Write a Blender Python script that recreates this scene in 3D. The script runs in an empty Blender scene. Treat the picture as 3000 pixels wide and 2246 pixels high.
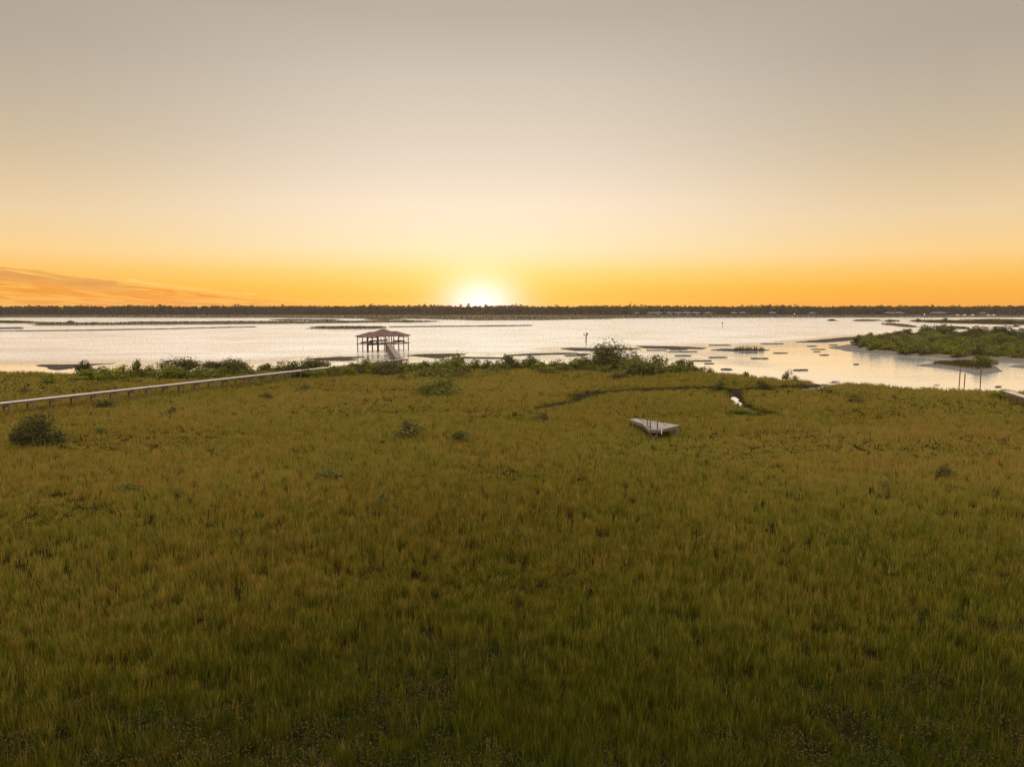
import bpy, math, random
import numpy as np
from mathutils import Vector, Matrix

R = math.radians
rng = np.random.default_rng(7)
random.seed(7)
scn = bpy.context.scene
COL = scn.collection

# ------------------------------------------------------------------ camera
CAM_H, PITCH, F, CX, CY = 16.0, R(6.20), 2080.0, 1500.0, 1123.0
cd = bpy.data.cameras.new('camera')
cd.sensor_width = 36.0
cd.lens = F / 3000.0 * 36.0
cd.clip_start, cd.clip_end = 0.5, 30000.0
cam = bpy.data.objects.new('camera', cd)
COL.objects.link(cam)
cam.location = (0, 0, CAM_H)
cam.rotation_euler = (R(90) - PITCH, 0, 0)
scn.camera = cam

# ------------------------------------------------------------------ colour management
scn.view_settings.view_transform = 'Standard'
scn.view_settings.look = 'None'
scn.view_settings.exposure = 0.0
scn.view_settings.gamma = 1.0
scn.view_settings.use_curve_mapping = False
scn.cycles.use_denoising = True
scn.cycles.denoiser = 'OPENIMAGEDENOISE'
scn.cycles.denoising_input_passes = 'RGB_ALBEDO_NORMAL'
scn.cycles.denoising_prefilter = 'NONE'
scn.cycles.max_bounces = 6
scn.cycles.diffuse_bounces = 3
scn.cycles.glossy_bounces = 3
scn.cycles.transmission_bounces = 4
scn.cycles.volume_bounces = 0
scn.cycles.sample_clamp_indirect = 4.0


def lin(c, g=1.0):
    def f(v):
        v = v / 255.0
        return v / 12.92 if v <= 0.04045 else ((v + 0.055) / 1.055) ** 2.4
    return (f(c[0]) * g, f(c[1]) * g, f(c[2]) * g, 1.0)


class NT:
    """small helper around a node tree"""
    def __init__(self, nt):
        self.nt = nt
        nt.nodes.clear()

    def n(self, kind, **kw):
        nd = self.nt.nodes.new(kind)
        for k, v in kw.items():
            setattr(nd, k, v)
        return nd

    def l(self, a, b):
        self.nt.links.new(a, b)

    def put(self, sock, v):
        if hasattr(v, 'is_linked'):
            self.l(v, sock)
        else:
            sock.default_value = v

    def m(self, op, a, b=0.0, c=0.0, clamp=False):
        nd = self.n('ShaderNodeMath', operation=op)
        nd.use_clamp = clamp
        self.put(nd.inputs[0], a)
        self.put(nd.inputs[1], b)
        self.put(nd.inputs[2], c)
        return nd.outputs[0]

    def mix(self, f, a, b, blend='MIX'):
        nd = self.n('ShaderNodeMix', data_type='RGBA', blend_type=blend)
        self.put(nd.inputs[0], f)
        self.put(nd.inputs[6], a)
        self.put(nd.inputs[7], b)
        return nd.outputs[2]

    def ss(self, v, a, b):
        nd = self.n('ShaderNodeMapRange', interpolation_type='SMOOTHSTEP')
        self.put(nd.inputs[0], v)
        nd.inputs[1].default_value, nd.inputs[2].default_value = a, b
        return nd.outputs[0]

    def ramp(self, f, stops, mode='LINEAR'):
        nd = self.n('ShaderNodeValToRGB')
        e = nd.color_ramp.elements
        nd.color_ramp.interpolation = mode
        while len(e) > 1:
            e.remove(e[-1])
        e[0].position, e[0].color = stops[0]
        for p, c in stops[1:]:
            x = e.new(p)
            x.color = c
        self.put(nd.inputs[0], f)
        return nd.outputs[0]

    def noise(self, vec, scale, detail=3.0, rough=0.55, dist=0.0):
        nd = self.n('ShaderNodeTexNoise')
        nd.inputs['Scale'].default_value = scale
        nd.inputs['Detail'].default_value = detail
        nd.inputs['Roughness'].default_value = rough
        nd.inputs['Distortion'].default_value = dist
        if vec is not None:
            self.l(vec, nd.inputs['Vector'])
        return nd.outputs['Fac']


# ------------------------------------------------------------------ world (procedural dusk sky) and sun
SUN_AZ, SUN_EL = -2.50, 0.0
world = bpy.data.worlds.new('World')
scn.world = world
world.use_nodes = True
w = NT(world.node_tree)
tc = w.n('ShaderNodeTexCoord')
sep = w.n('ShaderNodeSeparateXYZ')
w.l(tc.outputs['Generated'], sep.inputs[0])
DEG = 180 / math.pi
elev = w.m('MULTIPLY', w.m('ARCSINE', sep.outputs[2]), DEG)
elp = w.m('MAXIMUM', elev, 0.0)
az = w.m('MULTIPLY', w.m('ARCTAN2', sep.outputs[0], sep.outputs[1]), DEG)
daz = w.m('ABSOLUTE', w.m('SUBTRACT', az, SUN_AZ))
rp = w.m('SQRT', w.m('DIVIDE', elp, 90.0))


def sky_ramp(lst):
    return w.ramp(rp, [((e / 90.0) ** 0.5, lin(c, g)) for e, c, g in lst])


ZG = 6.3   # added gain: unseen high sky brighter than real dusk, to light the marsh
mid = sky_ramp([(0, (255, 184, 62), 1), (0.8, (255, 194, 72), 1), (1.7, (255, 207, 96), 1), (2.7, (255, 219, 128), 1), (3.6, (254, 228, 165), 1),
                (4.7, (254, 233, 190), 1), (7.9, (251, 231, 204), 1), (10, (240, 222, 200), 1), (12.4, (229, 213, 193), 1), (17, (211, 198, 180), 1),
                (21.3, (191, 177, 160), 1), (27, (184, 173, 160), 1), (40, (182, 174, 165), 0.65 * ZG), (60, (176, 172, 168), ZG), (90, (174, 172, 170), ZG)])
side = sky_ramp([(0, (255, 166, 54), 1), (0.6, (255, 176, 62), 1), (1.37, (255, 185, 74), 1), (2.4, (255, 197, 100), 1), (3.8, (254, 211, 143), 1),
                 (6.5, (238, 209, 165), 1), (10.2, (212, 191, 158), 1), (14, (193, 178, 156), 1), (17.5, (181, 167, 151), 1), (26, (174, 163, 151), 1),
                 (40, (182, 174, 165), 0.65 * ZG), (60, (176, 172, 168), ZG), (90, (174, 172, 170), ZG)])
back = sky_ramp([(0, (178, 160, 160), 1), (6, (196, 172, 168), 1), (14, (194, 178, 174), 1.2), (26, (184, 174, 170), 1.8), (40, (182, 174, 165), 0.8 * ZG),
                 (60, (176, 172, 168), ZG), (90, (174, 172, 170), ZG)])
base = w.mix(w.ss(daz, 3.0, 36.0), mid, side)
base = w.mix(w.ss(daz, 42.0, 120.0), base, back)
# low wisps of orange cloud in the left of the sky
cv = w.n('ShaderNodeCombineXYZ')
w.l(w.m('MULTIPLY', az, 0.09), cv.inputs[0])
w.l(w.m('ADD', w.m('MULTIPLY', elev, 1.15), w.m('MULTIPLY', az, 0.085)), cv.inputs[1])
cn = w.noise(cv.outputs[0], 3.6, 7.0, 0.62, 0.9)
top = w.m('MULTIPLY', w.m('SUBTRACT', w.m('MULTIPLY', az, -1.0), 13.0), 0.112)
below = w.m('SUBTRACT', w.m('ADD', top, w.m('MULTIPLY', w.m('SUBTRACT', cn, 0.5), 1.5)), elev)
cmask = w.m('MULTIPLY', w.ss(below, 0.0, 0.45), w.ss(daz, 11.0, 19.0))
cmask = w.m('MULTIPLY', cmask, w.ss(w.m('MULTIPLY', az, -1.0), -20.0, 10.0))
cmask = w.m('MULTIPLY', cmask, w.m('SUBTRACT', 1.0, w.ss(w.m('MULTIPLY', az, -1.0), 50.0, 60.0)))
ccol = w.mix(w.ss(cn, 0.42, 0.58), lin((255, 188, 84)), lin((243, 152, 62)))
base = w.mix(w.m('MULTIPLY', cmask, 0.82), base, ccol)
dk = w.m('MULTIPLY', w.m('MULTIPLY', w.ss(below, 0.0, 0.25), w.m('SUBTRACT', 1.0, w.ss(below, 0.55, 1.0))),
         w.ss(w.m('MULTIPLY', az, -1.0), 26.0, 31.0))
dk = w.m('MULTIPLY', dk, w.m('SUBTRACT', 1.0, w.ss(w.m('MULTIPLY', az, -1.0), 50.0, 60.0)))
base = w.mix(w.m('MULTIPLY', dk, 0.72), base, lin((226, 160, 92)))
rim = w.m('MULTIPLY', w.ss(below, -0.18, 0.05), w.m('SUBTRACT', 1.0, w.ss(below, 0.1, 0.4)))
rim = w.m('MULTIPLY', rim, w.m('MULTIPLY', w.ss(daz, 11.0, 18.0), w.m('SUBTRACT', 1.0, w.ss(daz, 22.0, 32.0))))
rim = w.m('MULTIPLY', rim, w.ss(cn, 0.45, 0.66))
base = w.mix(w.m('MULTIPLY', rim, 0.6), base, lin((255, 230, 150)))
# glow of the sun sinking behind the far trees
ge = w.m('MULTIPLY', w.m('SUBTRACT', elev, 0.0), 1.38)
gr = w.m('SQRT', w.m('ADD', w.m('MULTIPLY', daz, daz), w.m('MULTIPLY', ge, ge)))
g1 = w.m('POWER', 2.718, w.m('MULTIPLY', w.m('POWER', w.m('DIVIDE', gr, 2.7), 1.9), -1.0))
g2 = w.m('POWER', 2.718, w.m('MULTIPLY', w.m('DIVIDE', gr, 3.8), -1.0))
glow = w.mix(1.0, w.mix(g1, (0, 0, 0, 1), (0.2, 0.48, 0.95, 1)), w.mix(g2, (0, 0, 0, 1), (0.05, 0.26, 0.16, 1)), 'ADD')
base = w.mix(1.0, base, glow, 'ADD')
sky = w.n('ShaderNodeTexSky', sky_type='NISHITA')
sky.sun_disc = False
sky.sun_elevation = R(SUN_EL)
sky.sun_rotation = R(SUN_AZ)
bg1, bg2 = w.n('ShaderNodeBackground'), w.n('ShaderNodeBackground')
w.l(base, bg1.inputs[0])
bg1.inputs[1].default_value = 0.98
w.l(sky.outputs[0], bg2.inputs[0])
bg2.inputs[1].default_value = 0.01
ads = w.n('ShaderNodeAddShader')
w.l(bg1.outputs[0], ads.inputs[0])
w.l(bg2.outputs[0], ads.inputs[1])
wo = w.n('ShaderNodeOutputWorld')
w.l(ads.outputs[0], wo.inputs[0])

ld = bpy.data.lights.new('sun', 'SUN')
ld.energy, ld.angle, ld.color = 2.0, R(0.5), (1.0, 0.50, 0.16)
sun = bpy.data.objects.new('sun', ld)
COL.objects.link(sun)
sdir = Vector((math.sin(R(SUN_AZ)) * math.cos(R(SUN_EL)), math.cos(R(SUN_AZ)) * math.cos(R(SUN_EL)), math.sin(R(SUN_EL))))
sun.rotation_euler = sdir.to_track_quat('Z', 'Y').to_euler()
sun.location = sdir * 3000

# ------------------------------------------------------------------ helpers
CP, SP = math.cos(PITCH), math.sin(PITCH)


def at(px, py, z=0.0):
    """point of the height-z plane seen at photo coordinates (3000 x 2246), for surveying the place"""
    x, y = (px - CX) / F, (CY - py) / F
    d = (x, CP + y * SP, -SP + y * CP)
    t = (z - CAM_H) / d[2]
    return (d[0] * t, d[1] * t)


def at_y(px, Y, z=2.0):
    depth = Y * CP - (z - CAM_H) * SP
    return (px - CX) / F * depth


def mpp(px, py, z=0.0):
    X, Y = at(px, py, z)
    return (Y * CP - (z - CAM_H) * SP) / F


def _hash(ix, iy, seed):
    h = (ix.astype(np.int64) * 374761393 + iy.astype(np.int64) * 668265263 + seed * 974711) & 0x7fffffff
    h = ((h ^ (h >> 13)) * 1274126177) & 0x7fffffff
    return ((h ^ (h >> 16)) & 0xffff) / 65535.0


def vnoise(x, y, s, seed=0):
    x, y = np.asarray(x, float) / s, np.asarray(y, float) / s
    ix, iy = np.floor(x), np.floor(y)
    fx, fy = x - ix, y - iy
    fx, fy = fx * fx * (3 - 2 * fx), fy * fy * (3 - 2 * fy)
    a, b = _hash(ix, iy, seed), _hash(ix + 1, iy, seed)
    c, d = _hash(ix, iy + 1, seed), _hash(ix + 1, iy + 1, seed)
    return (a * (1 - fx) + b * fx) * (1 - fy) + (c * (1 - fx) + d * fx) * fy


def fnoise(x, y, s, seed=0, o=3):
    t, a, n = 0, 1.0, 0
    for k in range(o):
        t = t + a * vnoise(x, y, s / 2 ** k, seed + 17 * k)
        n += a
        a *= 0.5
    return t / n


def sst(v, a, b):
    t = np.clip((v - a) / (b - a), 0, 1)
    return t * t * (3 - 2 * t)


def seg_dist(x, y, pts, widths=None):
    best = np.full(np.shape(x), 1e9)
    for i in range(len(pts) - 1):
        (ax, ay), (bx, by) = pts[i], pts[i + 1]
        dx, dy = bx - ax, by - ay
        t = np.clip(((x - ax) * dx + (y - ay) * dy) / (dx * dx + dy * dy + 1e-9), 0, 1)
        dd = np.hypot(x - ax - t * dx, y - ay - t * dy)
        if widths is not None:
            dd = dd / (widths[i] * (1 - t) + widths[i + 1] * t)
        best = np.minimum(best, dd)
    return best


def poly_sdf(x, y, pts):
    """positive inside"""
    inside = np.zeros(np.shape(x), bool)
    n = len(pts)
    for i in range(n):
        (ax, ay), (bx, by) = pts[i], pts[(i + 1) % n]
        if ay == by:
            continue
        c = ((ay > y) != (by > y)) & (x < (bx - ax) * (y - ay) / (by - ay) + ax)
        inside ^= c
    d = seg_dist(x, y, list(pts) + [pts[0]])
    return np.where(inside, d, -d)


def link(name, me, mat=None, parent=None, smooth=False):
    o = bpy.data.objects.new(name, me)
    COL.objects.link(o)
    if mat is not None and len(me.materials) == 0:
        me.materials.append(mat)
    if parent is not None:
        o.parent = parent
    if smooth:
        me.polygons.foreach_set('use_smooth', np.ones(len(me.polygons), bool))
    return o


def tag(o, label=None, cat=None, group=None, kind=None):
    for k, v in (('label', label), ('category', cat), ('group', group), ('kind', kind)):
        if v:
            o[k] = v
    return o


def empty(name, loc, rz=0.0, label=None, cat=None, group=None):
    o = bpy.data.objects.new(name, None)
    o.empty_display_size = 0.3
    COL.objects.link(o)
    o.location = loc
    o.rotation_euler = (0, 0, rz)
    return tag(o, label, cat, group)


def np_mesh(name, V, faces, attr=None):
    """V (n,3); faces: list of (m,k) index arrays; attr: dict name -> per vertex float"""
    me = bpy.data.meshes.new(name)
    me.vertices.add(len(V))
    me.vertices.foreach_set('co', np.asarray(V, np.float32).ravel())
    loops = np.concatenate([f.ravel() for f in faces]).astype(np.int32)
    tot = np.concatenate([np.full(len(f), f.shape[1], np.int32) for f in faces])
    start = np.concatenate([[0], np.cumsum(tot)[:-1]]).astype(np.int32)
    me.loops.add(len(loops))
    me.loops.foreach_set('vertex_index', loops)
    me.polygons.add(len(tot))
    me.polygons.foreach_set('loop_start', start)
    for k, v in (attr or {}).items():
        a = me.attributes.new(k, 'FLOAT', 'POINT')
        a.data.foreach_set('value', np.asarray(v, np.float32))
    me.update(calc_edges=True)
    return me


def grid_mesh(name, xs, ys, Z, attr=None):
    nx, ny = len(xs), len(ys)
    X, Y = np.meshgrid(xs, ys)
    V = np.stack([X.ravel(), Y.ravel(), Z.ravel()], 1)
    i = np.arange((ny - 1) * (nx - 1))
    r, c = i // (nx - 1), i % (nx - 1)
    a = r * nx + c
    Fq = np.stack([a, a + 1, a + nx + 1, a + nx], 1)
    return np_mesh(name, V, [Fq], attr)


class MB:
    def __init__(self):
        self.v, self.f = [], []

    def add(self, vs, fs):
        b = len(self.v)
        self.v += [tuple(p) for p in vs]
        self.f += [tuple(b + i for i in f) for f in fs]
        return self

    def box(self, c, s, rz=0.0):
        hx, hy, hz = s[0] / 2, s[1] / 2, s[2] / 2
        cs, sn = math.cos(rz), math.sin(rz)
        vs = []
        for z in (-hz, hz):
            for x, y in ((-hx, -hy), (hx, -hy), (hx, hy), (-hx, hy)):
                vs.append((c[0] + x * cs - y * sn, c[1] + x * sn + y * cs, c[2] + z))
        return self.add(vs, [(3, 2, 1, 0), (4, 5, 6, 7), (0, 1, 5, 4), (1, 2, 6, 5), (2, 3, 7, 6), (3, 0, 4, 7)])

    def bar(self, p, q, wd, ht):
        p, q = Vector(p), Vector(q)
        d = (q - p).normalized()
        up = Vector((0, 0, 1)) if abs(d.z) < 0.95 else Vector((1, 0, 0))
        s = d.cross(up).normalized()
        u = s.cross(d).normalized()
        vs = []
        for c in (p, q):
            for a, b in ((-1, -1), (1, -1), (1, 1), (-1, 1)):
                vs.append(c + s * (a * wd / 2) + u * (b * ht / 2))
        return self.add(vs, [(3, 2, 1, 0), (4, 5, 6, 7), (0, 1, 5, 4), (1, 2, 6, 5), (2, 3, 7, 6), (3, 0, 4, 7)])

    def cyl(self, p, q, r0, r1=None, n=10):
        r1 = r0 if r1 is None else r1
        p, q = Vector(p), Vector(q)
        d = (q - p).normalized()
        up = Vector((0, 0, 1)) if abs(d.z) < 0.95 else Vector((1, 0, 0))
        s = d.cross(up).normalized()
        u = s.cross(d).normalized()
        vs = []
        for c, r in ((p, r0), (q, r1)):
            for k in range(n):
                a = 2 * math.pi * k / n
                vs.append(c + s * (math.cos(a) * r) + u * (math.sin(a) * r))
        fs = [(k, (k + 1) % n, n + (k + 1) % n, n + k) for k in range(n)]
        fs += [tuple(range(n))[::-1], tuple(range(n, 2 * n))]
        return self.add(vs, fs)

    def prism(self, pts, z0, z1):
        n = len(pts)
        vs = [(x, y, z0) for x, y in pts] + [(x, y, z1) for x, y in pts]
        fs = [(k, (k + 1) % n, n + (k + 1) % n, n + k) for k in range(n)]
        fs += [tuple(range(n))[::-1], tuple(range(n, 2 * n))]
        return self.add(vs, fs)

    def hip(self, hu, hv, z0, rise, ridge, fascia=0.18):
        """hipped roof solid; ridge is the half length of the ridge along x"""
        vs = []
        for z in (z0 - fascia, z0):
            vs += [(-hu, -hv, z), (hu, -hv, z), (hu, hv, z), (-hu, hv, z)]
        vs += [(-ridge, 0, z0 + rise), (ridge, 0, z0 + rise)]
        return self.add(vs, [(3, 2, 1, 0), (0, 1, 5, 4), (1, 2, 6, 5), (2, 3, 7, 6), (3, 0, 4, 7),
                             (4, 5, 9, 8), (5, 6, 9), (6, 7, 8, 9), (7, 4, 8)])

    def mesh(self, name):
        me = bpy.data.meshes.new(name)
        me.from_pydata(self.v, [], self.f)
        me.update()
        return me

    def build(self, name, mat, parent=None):
        return link(name, self.mesh(name), mat, parent)


# ------------------------------------------------------------------ materials
def new_mat(name):
    m = bpy.data.materials.new(name)
    m.use_nodes = True
    t = NT(m.node_tree)
    out = t.n('ShaderNodeOutputMaterial')
    return m, t, out


def principled(t, out, rough=0.7, spec=0.3):
    p = t.n('ShaderNodeBsdfPrincipled')
    p.inputs['Roughness'].default_value = rough
    p.inputs['Specular IOR Level'].default_value = spec
    t.l(p.outputs[0], out.inputs[0])
    return p


def bump(t, p, h, strength, dist):
    b = t.n('ShaderNodeBump')
    b.inputs['Strength'].default_value = strength
    b.inputs['Distance'].default_value = dist
    t.l(h, b.inputs['Height'])
    t.l(b.outputs[0], p.inputs['Normal'])


def leaf_mat(name, stops, trans=0.35, nscale=0.08, namt=0.35, hue=False):
    """vegetation: a per leaf tint attribute picks the colour, patches shift it"""
    m, t, out = new_mat(name)
    a = t.n('ShaderNodeAttribute', attribute_name='tint')
    tcn = t.n('ShaderNodeTexCoord')
    nz = t.noise(tcn.outputs['Object'], nscale, 2.0)
    f = t.m('ADD', a.outputs['Fac'], t.m('MULTIPLY', t.m('SUBTRACT', nz, 0.5), namt))
    c = t.ramp(f, [(p, (*col, 1)) for p, col in stops])
    if hue:     # green to russet shift of single tufts
        hu = t.n('ShaderNodeAttribute', attribute_name='hue')
        c = t.mix(1.0, c, t.ramp(hu.outputs['Fac'], [(0.0, (0.80, 1.0, 0.75, 1)), (0.4, (0.98, 0.98, 0.95, 1)), (1.0, (1.18, 0.86, 0.95, 1))]), 'MULTIPLY')
    df = t.n('ShaderNodeBsdfDiffuse')
    tr = t.n('ShaderNodeBsdfTranslucent')
    t.l(c, df.inputs[0])
    t.l(c, tr.inputs[0])
    mx = t.n('ShaderNodeMixShader')
    mx.inputs[0].default_value = trans
    t.l(df.outputs[0], mx.inputs[1])
    t.l(tr.outputs[0], mx.inputs[2])
    t.l(mx.outputs[0], out.inputs[0])
    return m


def noise_mat(name, c1, c2, scale, rough=0.8, stretch=(1, 1, 1), bs=0.4, bd=0.03, detail=5, spec=0.3, coord='Object'):
    m, t, out = new_mat(name)
    tcn = t.n('ShaderNodeTexCoord')
    mp = t.n('ShaderNodeMapping')
    mp.inputs['Scale'].default_value = stretch
    t.l(tcn.outputs[coord], mp.inputs[0])
    nz = t.noise(mp.outputs[0], scale, detail, 0.6)
    c = t.mix(t.ss(nz, 0.3, 0.7), (*c1, 1), (*c2, 1))
    p = principled(t, out, rough, spec)
    t.l(c, p.inputs['Base Color'])
    bump(t, p, nz, bs, bd)
    return m


M = {}
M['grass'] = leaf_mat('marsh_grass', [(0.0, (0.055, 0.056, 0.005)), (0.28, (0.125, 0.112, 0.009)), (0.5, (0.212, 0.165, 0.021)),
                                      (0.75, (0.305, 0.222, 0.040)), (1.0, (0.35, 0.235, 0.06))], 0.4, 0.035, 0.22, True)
M['cover'] = leaf_mat('saltwort', [(0.0, (0.022, 0.038, 0.008)), (0.4, (0.05, 0.052, 0.012)), (0.62, (0.085, 0.048, 0.022)),
                                   (0.8, (0.11, 0.052, 0.028)), (1.0, (0.12, 0.09, 0.05))], 0.2, 0.3, 0.3)
M['isle_grass'] = leaf_mat('isle_grass', [(0.0, (0.048, 0.046, 0.010)), (0.5, (0.085, 0.062, 0.018)), (1.0, (0.115, 0.072, 0.028))], 0.3, 0.02, 0.5)
M['leaf_bright'] = leaf_mat('leaf_bright', [(0.0, (0.080, 0.095, 0.010)), (0.5, (0.165, 0.165, 0.018)), (1.0, (0.27, 0.235, 0.034))], 0.35, 0.5, 0.3)
M['leaf_dark'] = leaf_mat('leaf_dark', [(0.0, (0.044, 0.044, 0.014)), (0.5, (0.092, 0.084, 0.024)), (1.0, (0.16, 0.13, 0.04))], 0.25, 0.5, 0.3)
M['leaf_mid'] = leaf_mat('leaf_mid', [(0.0, (0.070, 0.074, 0.014)), (0.5, (0.138, 0.134, 0.027)), (1.0, (0.23, 0.20, 0.05))], 0.3, 0.5, 0.3)
M['leaf_grey'] = leaf_mat('leaf_grey', [(0.0, (0.070, 0.064, 0.014)), (0.5, (0.135, 0.118, 0.028)), (1.0, (0.235, 0.20, 0.065))], 0.3, 0.5, 0.3)
M['leaf_dry'] = leaf_mat('leaf_dry', [(0.0, (0.07, 0.048, 0.022)), (0.5, (0.11, 0.075, 0.035)), (1.0, (0.16, 0.11, 0.055))], 0.3, 0.5, 0.3)
M['forest'] = leaf_mat('forest', [(0.0, (0.034, 0.029, 0.018)), (0.5, (0.058, 0.048, 0.031)), (0.85, (0.085, 0.066, 0.044)), (1.0, (0.2, 0.15, 0.11))], 0.35, 0.02, 0.3)
M['bark'] = noise_mat('bark', (0.07, 0.05, 0.035), (0.14, 0.11, 0.08), 9, 0.9)
M['pine_bark'] = noise_mat('pine_bark', (0.12, 0.08, 0.05), (0.2, 0.15, 0.11), 2, 0.9)
M['mud_dark'] = noise_mat('mud_dark', (0.020, 0.016, 0.013), (0.05, 0.04, 0.03), 0.9, 0.9, bs=0.8, bd=0.12, spec=0.06)
M['mud_pale'] = noise_mat('mud_pale', (0.030, 0.024, 0.017), (0.105, 0.085, 0.064), 0.9, 0.55, stretch=(1, 2.2, 1), bs=1.0, bd=0.16, spec=0.25)
M['isle'] = noise_mat('isle_soil', (0.07, 0.055, 0.03), (0.12, 0.09, 0.05), 0.2, 0.9)
M['far_marsh'] = noise_mat('far_marsh', (0.055, 0.046, 0.02), (0.13, 0.10, 0.05), 0.03, 0.9, stretch=(0.35, 1, 1))
M['rock'] = noise_mat('oyster_rock', (0.03, 0.025, 0.02), (0.08, 0.065, 0.05), 1.5, 0.8, bs=0.8, bd=0.2)
M['post'] = noise_mat('post_wood', (0.10, 0.072, 0.048), (0.21, 0.16, 0.11), 3, 0.85, stretch=(4, 4, 0.6))
M['pile'] = noise_mat('pile_wood', (0.065, 0.036, 0.018), (0.13, 0.078, 0.04), 2.5, 0.85, stretch=(4, 4, 0.6))
M['pile_red'] = noise_mat('pile_red', (0.05, 0.022, 0.014), (0.1, 0.046, 0.028), 2.5, 0.85, stretch=(4, 4, 0.6))
M['beam'] = noise_mat('beam_wood', (0.1, 0.07, 0.047), (0.185, 0.132, 0.092), 1.6, 0.85, stretch=(0.5, 0.5, 5))
M['beam_dark'] = noise_mat('beam_dark', (0.03, 0.021, 0.016), (0.065, 0.046, 0.033), 1.6, 0.85)
M['steel_dark'] = noise_mat('steel_dark', (0.03, 0.025, 0.022), (0.07, 0.055, 0.045), 4, 0.6)
M['white'] = noise_mat('white_paint', (0.62, 0.60, 0.57), (0.78, 0.76, 0.72), 2, 0.6, bs=0.1)
M['house_wall'] = noise_mat('house_wall', (0.05, 0.042, 0.036), (0.085, 0.072, 0.06), 0.5, 0.8)
M['house_wall_pale'] = noise_mat('house_wall_pale', (0.11, 0.1, 0.088), (0.16, 0.145, 0.13), 0.5, 0.8)
M['house_roof'] = noise_mat('house_roof', (0.070, 0.065, 0.06), (0.105, 0.097, 0.09), 0.8, 0.7)
M['house_roof_red'] = noise_mat('house_roof_red', (0.2, 0.045, 0.022), (0.26, 0.07, 0.036), 0.8, 0.7)
M['house_white'] = noise_mat('house_white', (0.17, 0.162, 0.15), (0.25, 0.24, 0.225), 2, 0.7, bs=0.1)
M['glass'] = noise_mat('glass', (0.02, 0.02, 0.025), (0.04, 0.04, 0.045), 1, 0.1, bs=0.0, spec=0.6)
M['sign_green'] = noise_mat('sign_green', (0.006, 0.075, 0.02), (0.01, 0.11, 0.03), 3, 0.5, bs=0.1)
M['sign_back'] = noise_mat('sign_back', (0.04, 0.033, 0.026), (0.075, 0.062, 0.05), 3, 0.6, bs=0.1)
M['sign_red'] = noise_mat('sign_red', (0.22, 0.03, 0.02), (0.3, 0.05, 0.03), 3, 0.6, bs=0.1)


def plank_mat(name, c1, c2, per_m, worn=0.5):
    """boards laid across the run: x of the object is the run of the boardwalk"""
    m, t, out = new_mat(name)
    tcn = t.n('ShaderNodeTexCoord')
    sp = t.n('ShaderNodeSeparateXYZ')
    t.l(tcn.outputs['Object'], sp.inputs[0])
    fx = t.m('MULTIPLY', sp.outputs[0], per_m)
    cell = t.m('FLOOR', fx)
    fr = t.m('FRACT', fx)
    wn = t.n('ShaderNodeTexWhiteNoise', noise_dimensions='1D')
    t.l(cell, wn.inputs['W'])
    nz = t.noise(tcn.outputs['Object'], 1.3, 6.0, 0.65)
    f = t.m('ADD', t.m('MULTIPLY', wn.outputs['Value'], 0.5), t.m('MULTIPLY', t.ss(nz, 0.3, 0.7), worn))
    c = t.mix(f, (*c1, 1), (*c2, 1))
    gap = t.m('LESS_THAN', t.m('ABSOLUTE', t.m('SUBTRACT', fr, 0.5)), 0.455)
    c = t.mix(gap, (0.03, 0.025, 0.02, 1), c)
    p = principled(t, out, 0.75, 0.25)
    t.l(c, p.inputs['Base Color'])
    bump(t, p, gap, 0.4, 0.02)
    return m


M['plank'] = plank_mat('walk_planks', (0.27, 0.215, 0.17), (0.47, 0.395, 0.325), 6.5)
M['plank_old'] = plank_mat('old_planks', (0.055, 0.045, 0.037), (0.235, 0.20, 0.165), 6.5, 1.0)
M['plank_brown'] = plank_mat('brown_planks', (0.115, 0.082, 0.066), (0.20, 0.15, 0.122), 6.5)
# boathouse roof: dull red-brown shingles
m, t, out = new_mat('roof_shingle')
tcn = t.n('ShaderNodeTexCoord')
nz = t.noise(tcn.outputs['Object'], 1.2, 6, 0.65)
sp = t.n('ShaderNodeSeparateXYZ')
t.l(tcn.outputs['Object'], sp.inputs[0])
row = t.m('FRACT', t.m('MULTIPLY', sp.outputs[2], 9.0))
c = t.mix(t.ss(nz, 0.3, 0.7), (0.072, 0.031, 0.024, 1), (0.118, 0.056, 0.044, 1))
c = t.mix(t.m('MULTIPLY', t.m('LESS_THAN', row, 0.15), 0.5), c, (0.045, 0.02, 0.016, 1))
p = principled(t, out, 0.8, 0.25)
t.l(c, p.inputs['Base Color'])
bump(t, p, row, 0.3, 0.03)
M['roof'] = m

# lamp that is switched on (tiny lit lamps of the far shore)
m, t, out = new_mat('lit_lamp')
e = t.n('ShaderNodeEmission')
e.inputs[0].default_value = (1.0, 0.93, 0.8, 1)
e.inputs[1].default_value = 6.0
t.l(e.outputs[0], out.inputs[0])
M['lamp'] = m

# water
m, t, out = new_mat('water')
tcn = t.n('ShaderNodeTexCoord')
rp_ = t.n('ShaderNodeAttribute', attribute_name='ripple')
mp = t.n('ShaderNodeMapping')
mp.inputs['Scale'].default_value = (0.55, 1.0, 1.0)
t.l(tcn.outputs['Object'], mp.inputs[0])
n1 = t.noise(mp.outputs[0], 0.55, 4, 0.6, 0.4)
n2 = t.noise(mp.outputs[0], 0.035, 3, 0.55, 0.6)
n3 = t.noise(mp.outputs[0], 2.2, 3, 0.6, 0.2)
amp = t.m('MULTIPLY', rp_.outputs['Fac'], t.m('ADD', 0.72, t.m('MULTIPLY', t.ss(n2, 0.3, 0.7), 0.4)))
p = principled(t, out, 0.05, 0.5)
p.inputs['Base Color'].default_value = (0.875, 0.865, 0.87, 1)
p.inputs['Metallic'].default_value = 0.72
p.inputs['IOR'].default_value = 1.33
t.l(t.m('ADD', 0.015, t.m('MULTIPLY', amp, 0.20)), p.inputs['Roughness'])
b = t.n('ShaderNodeBump')
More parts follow.
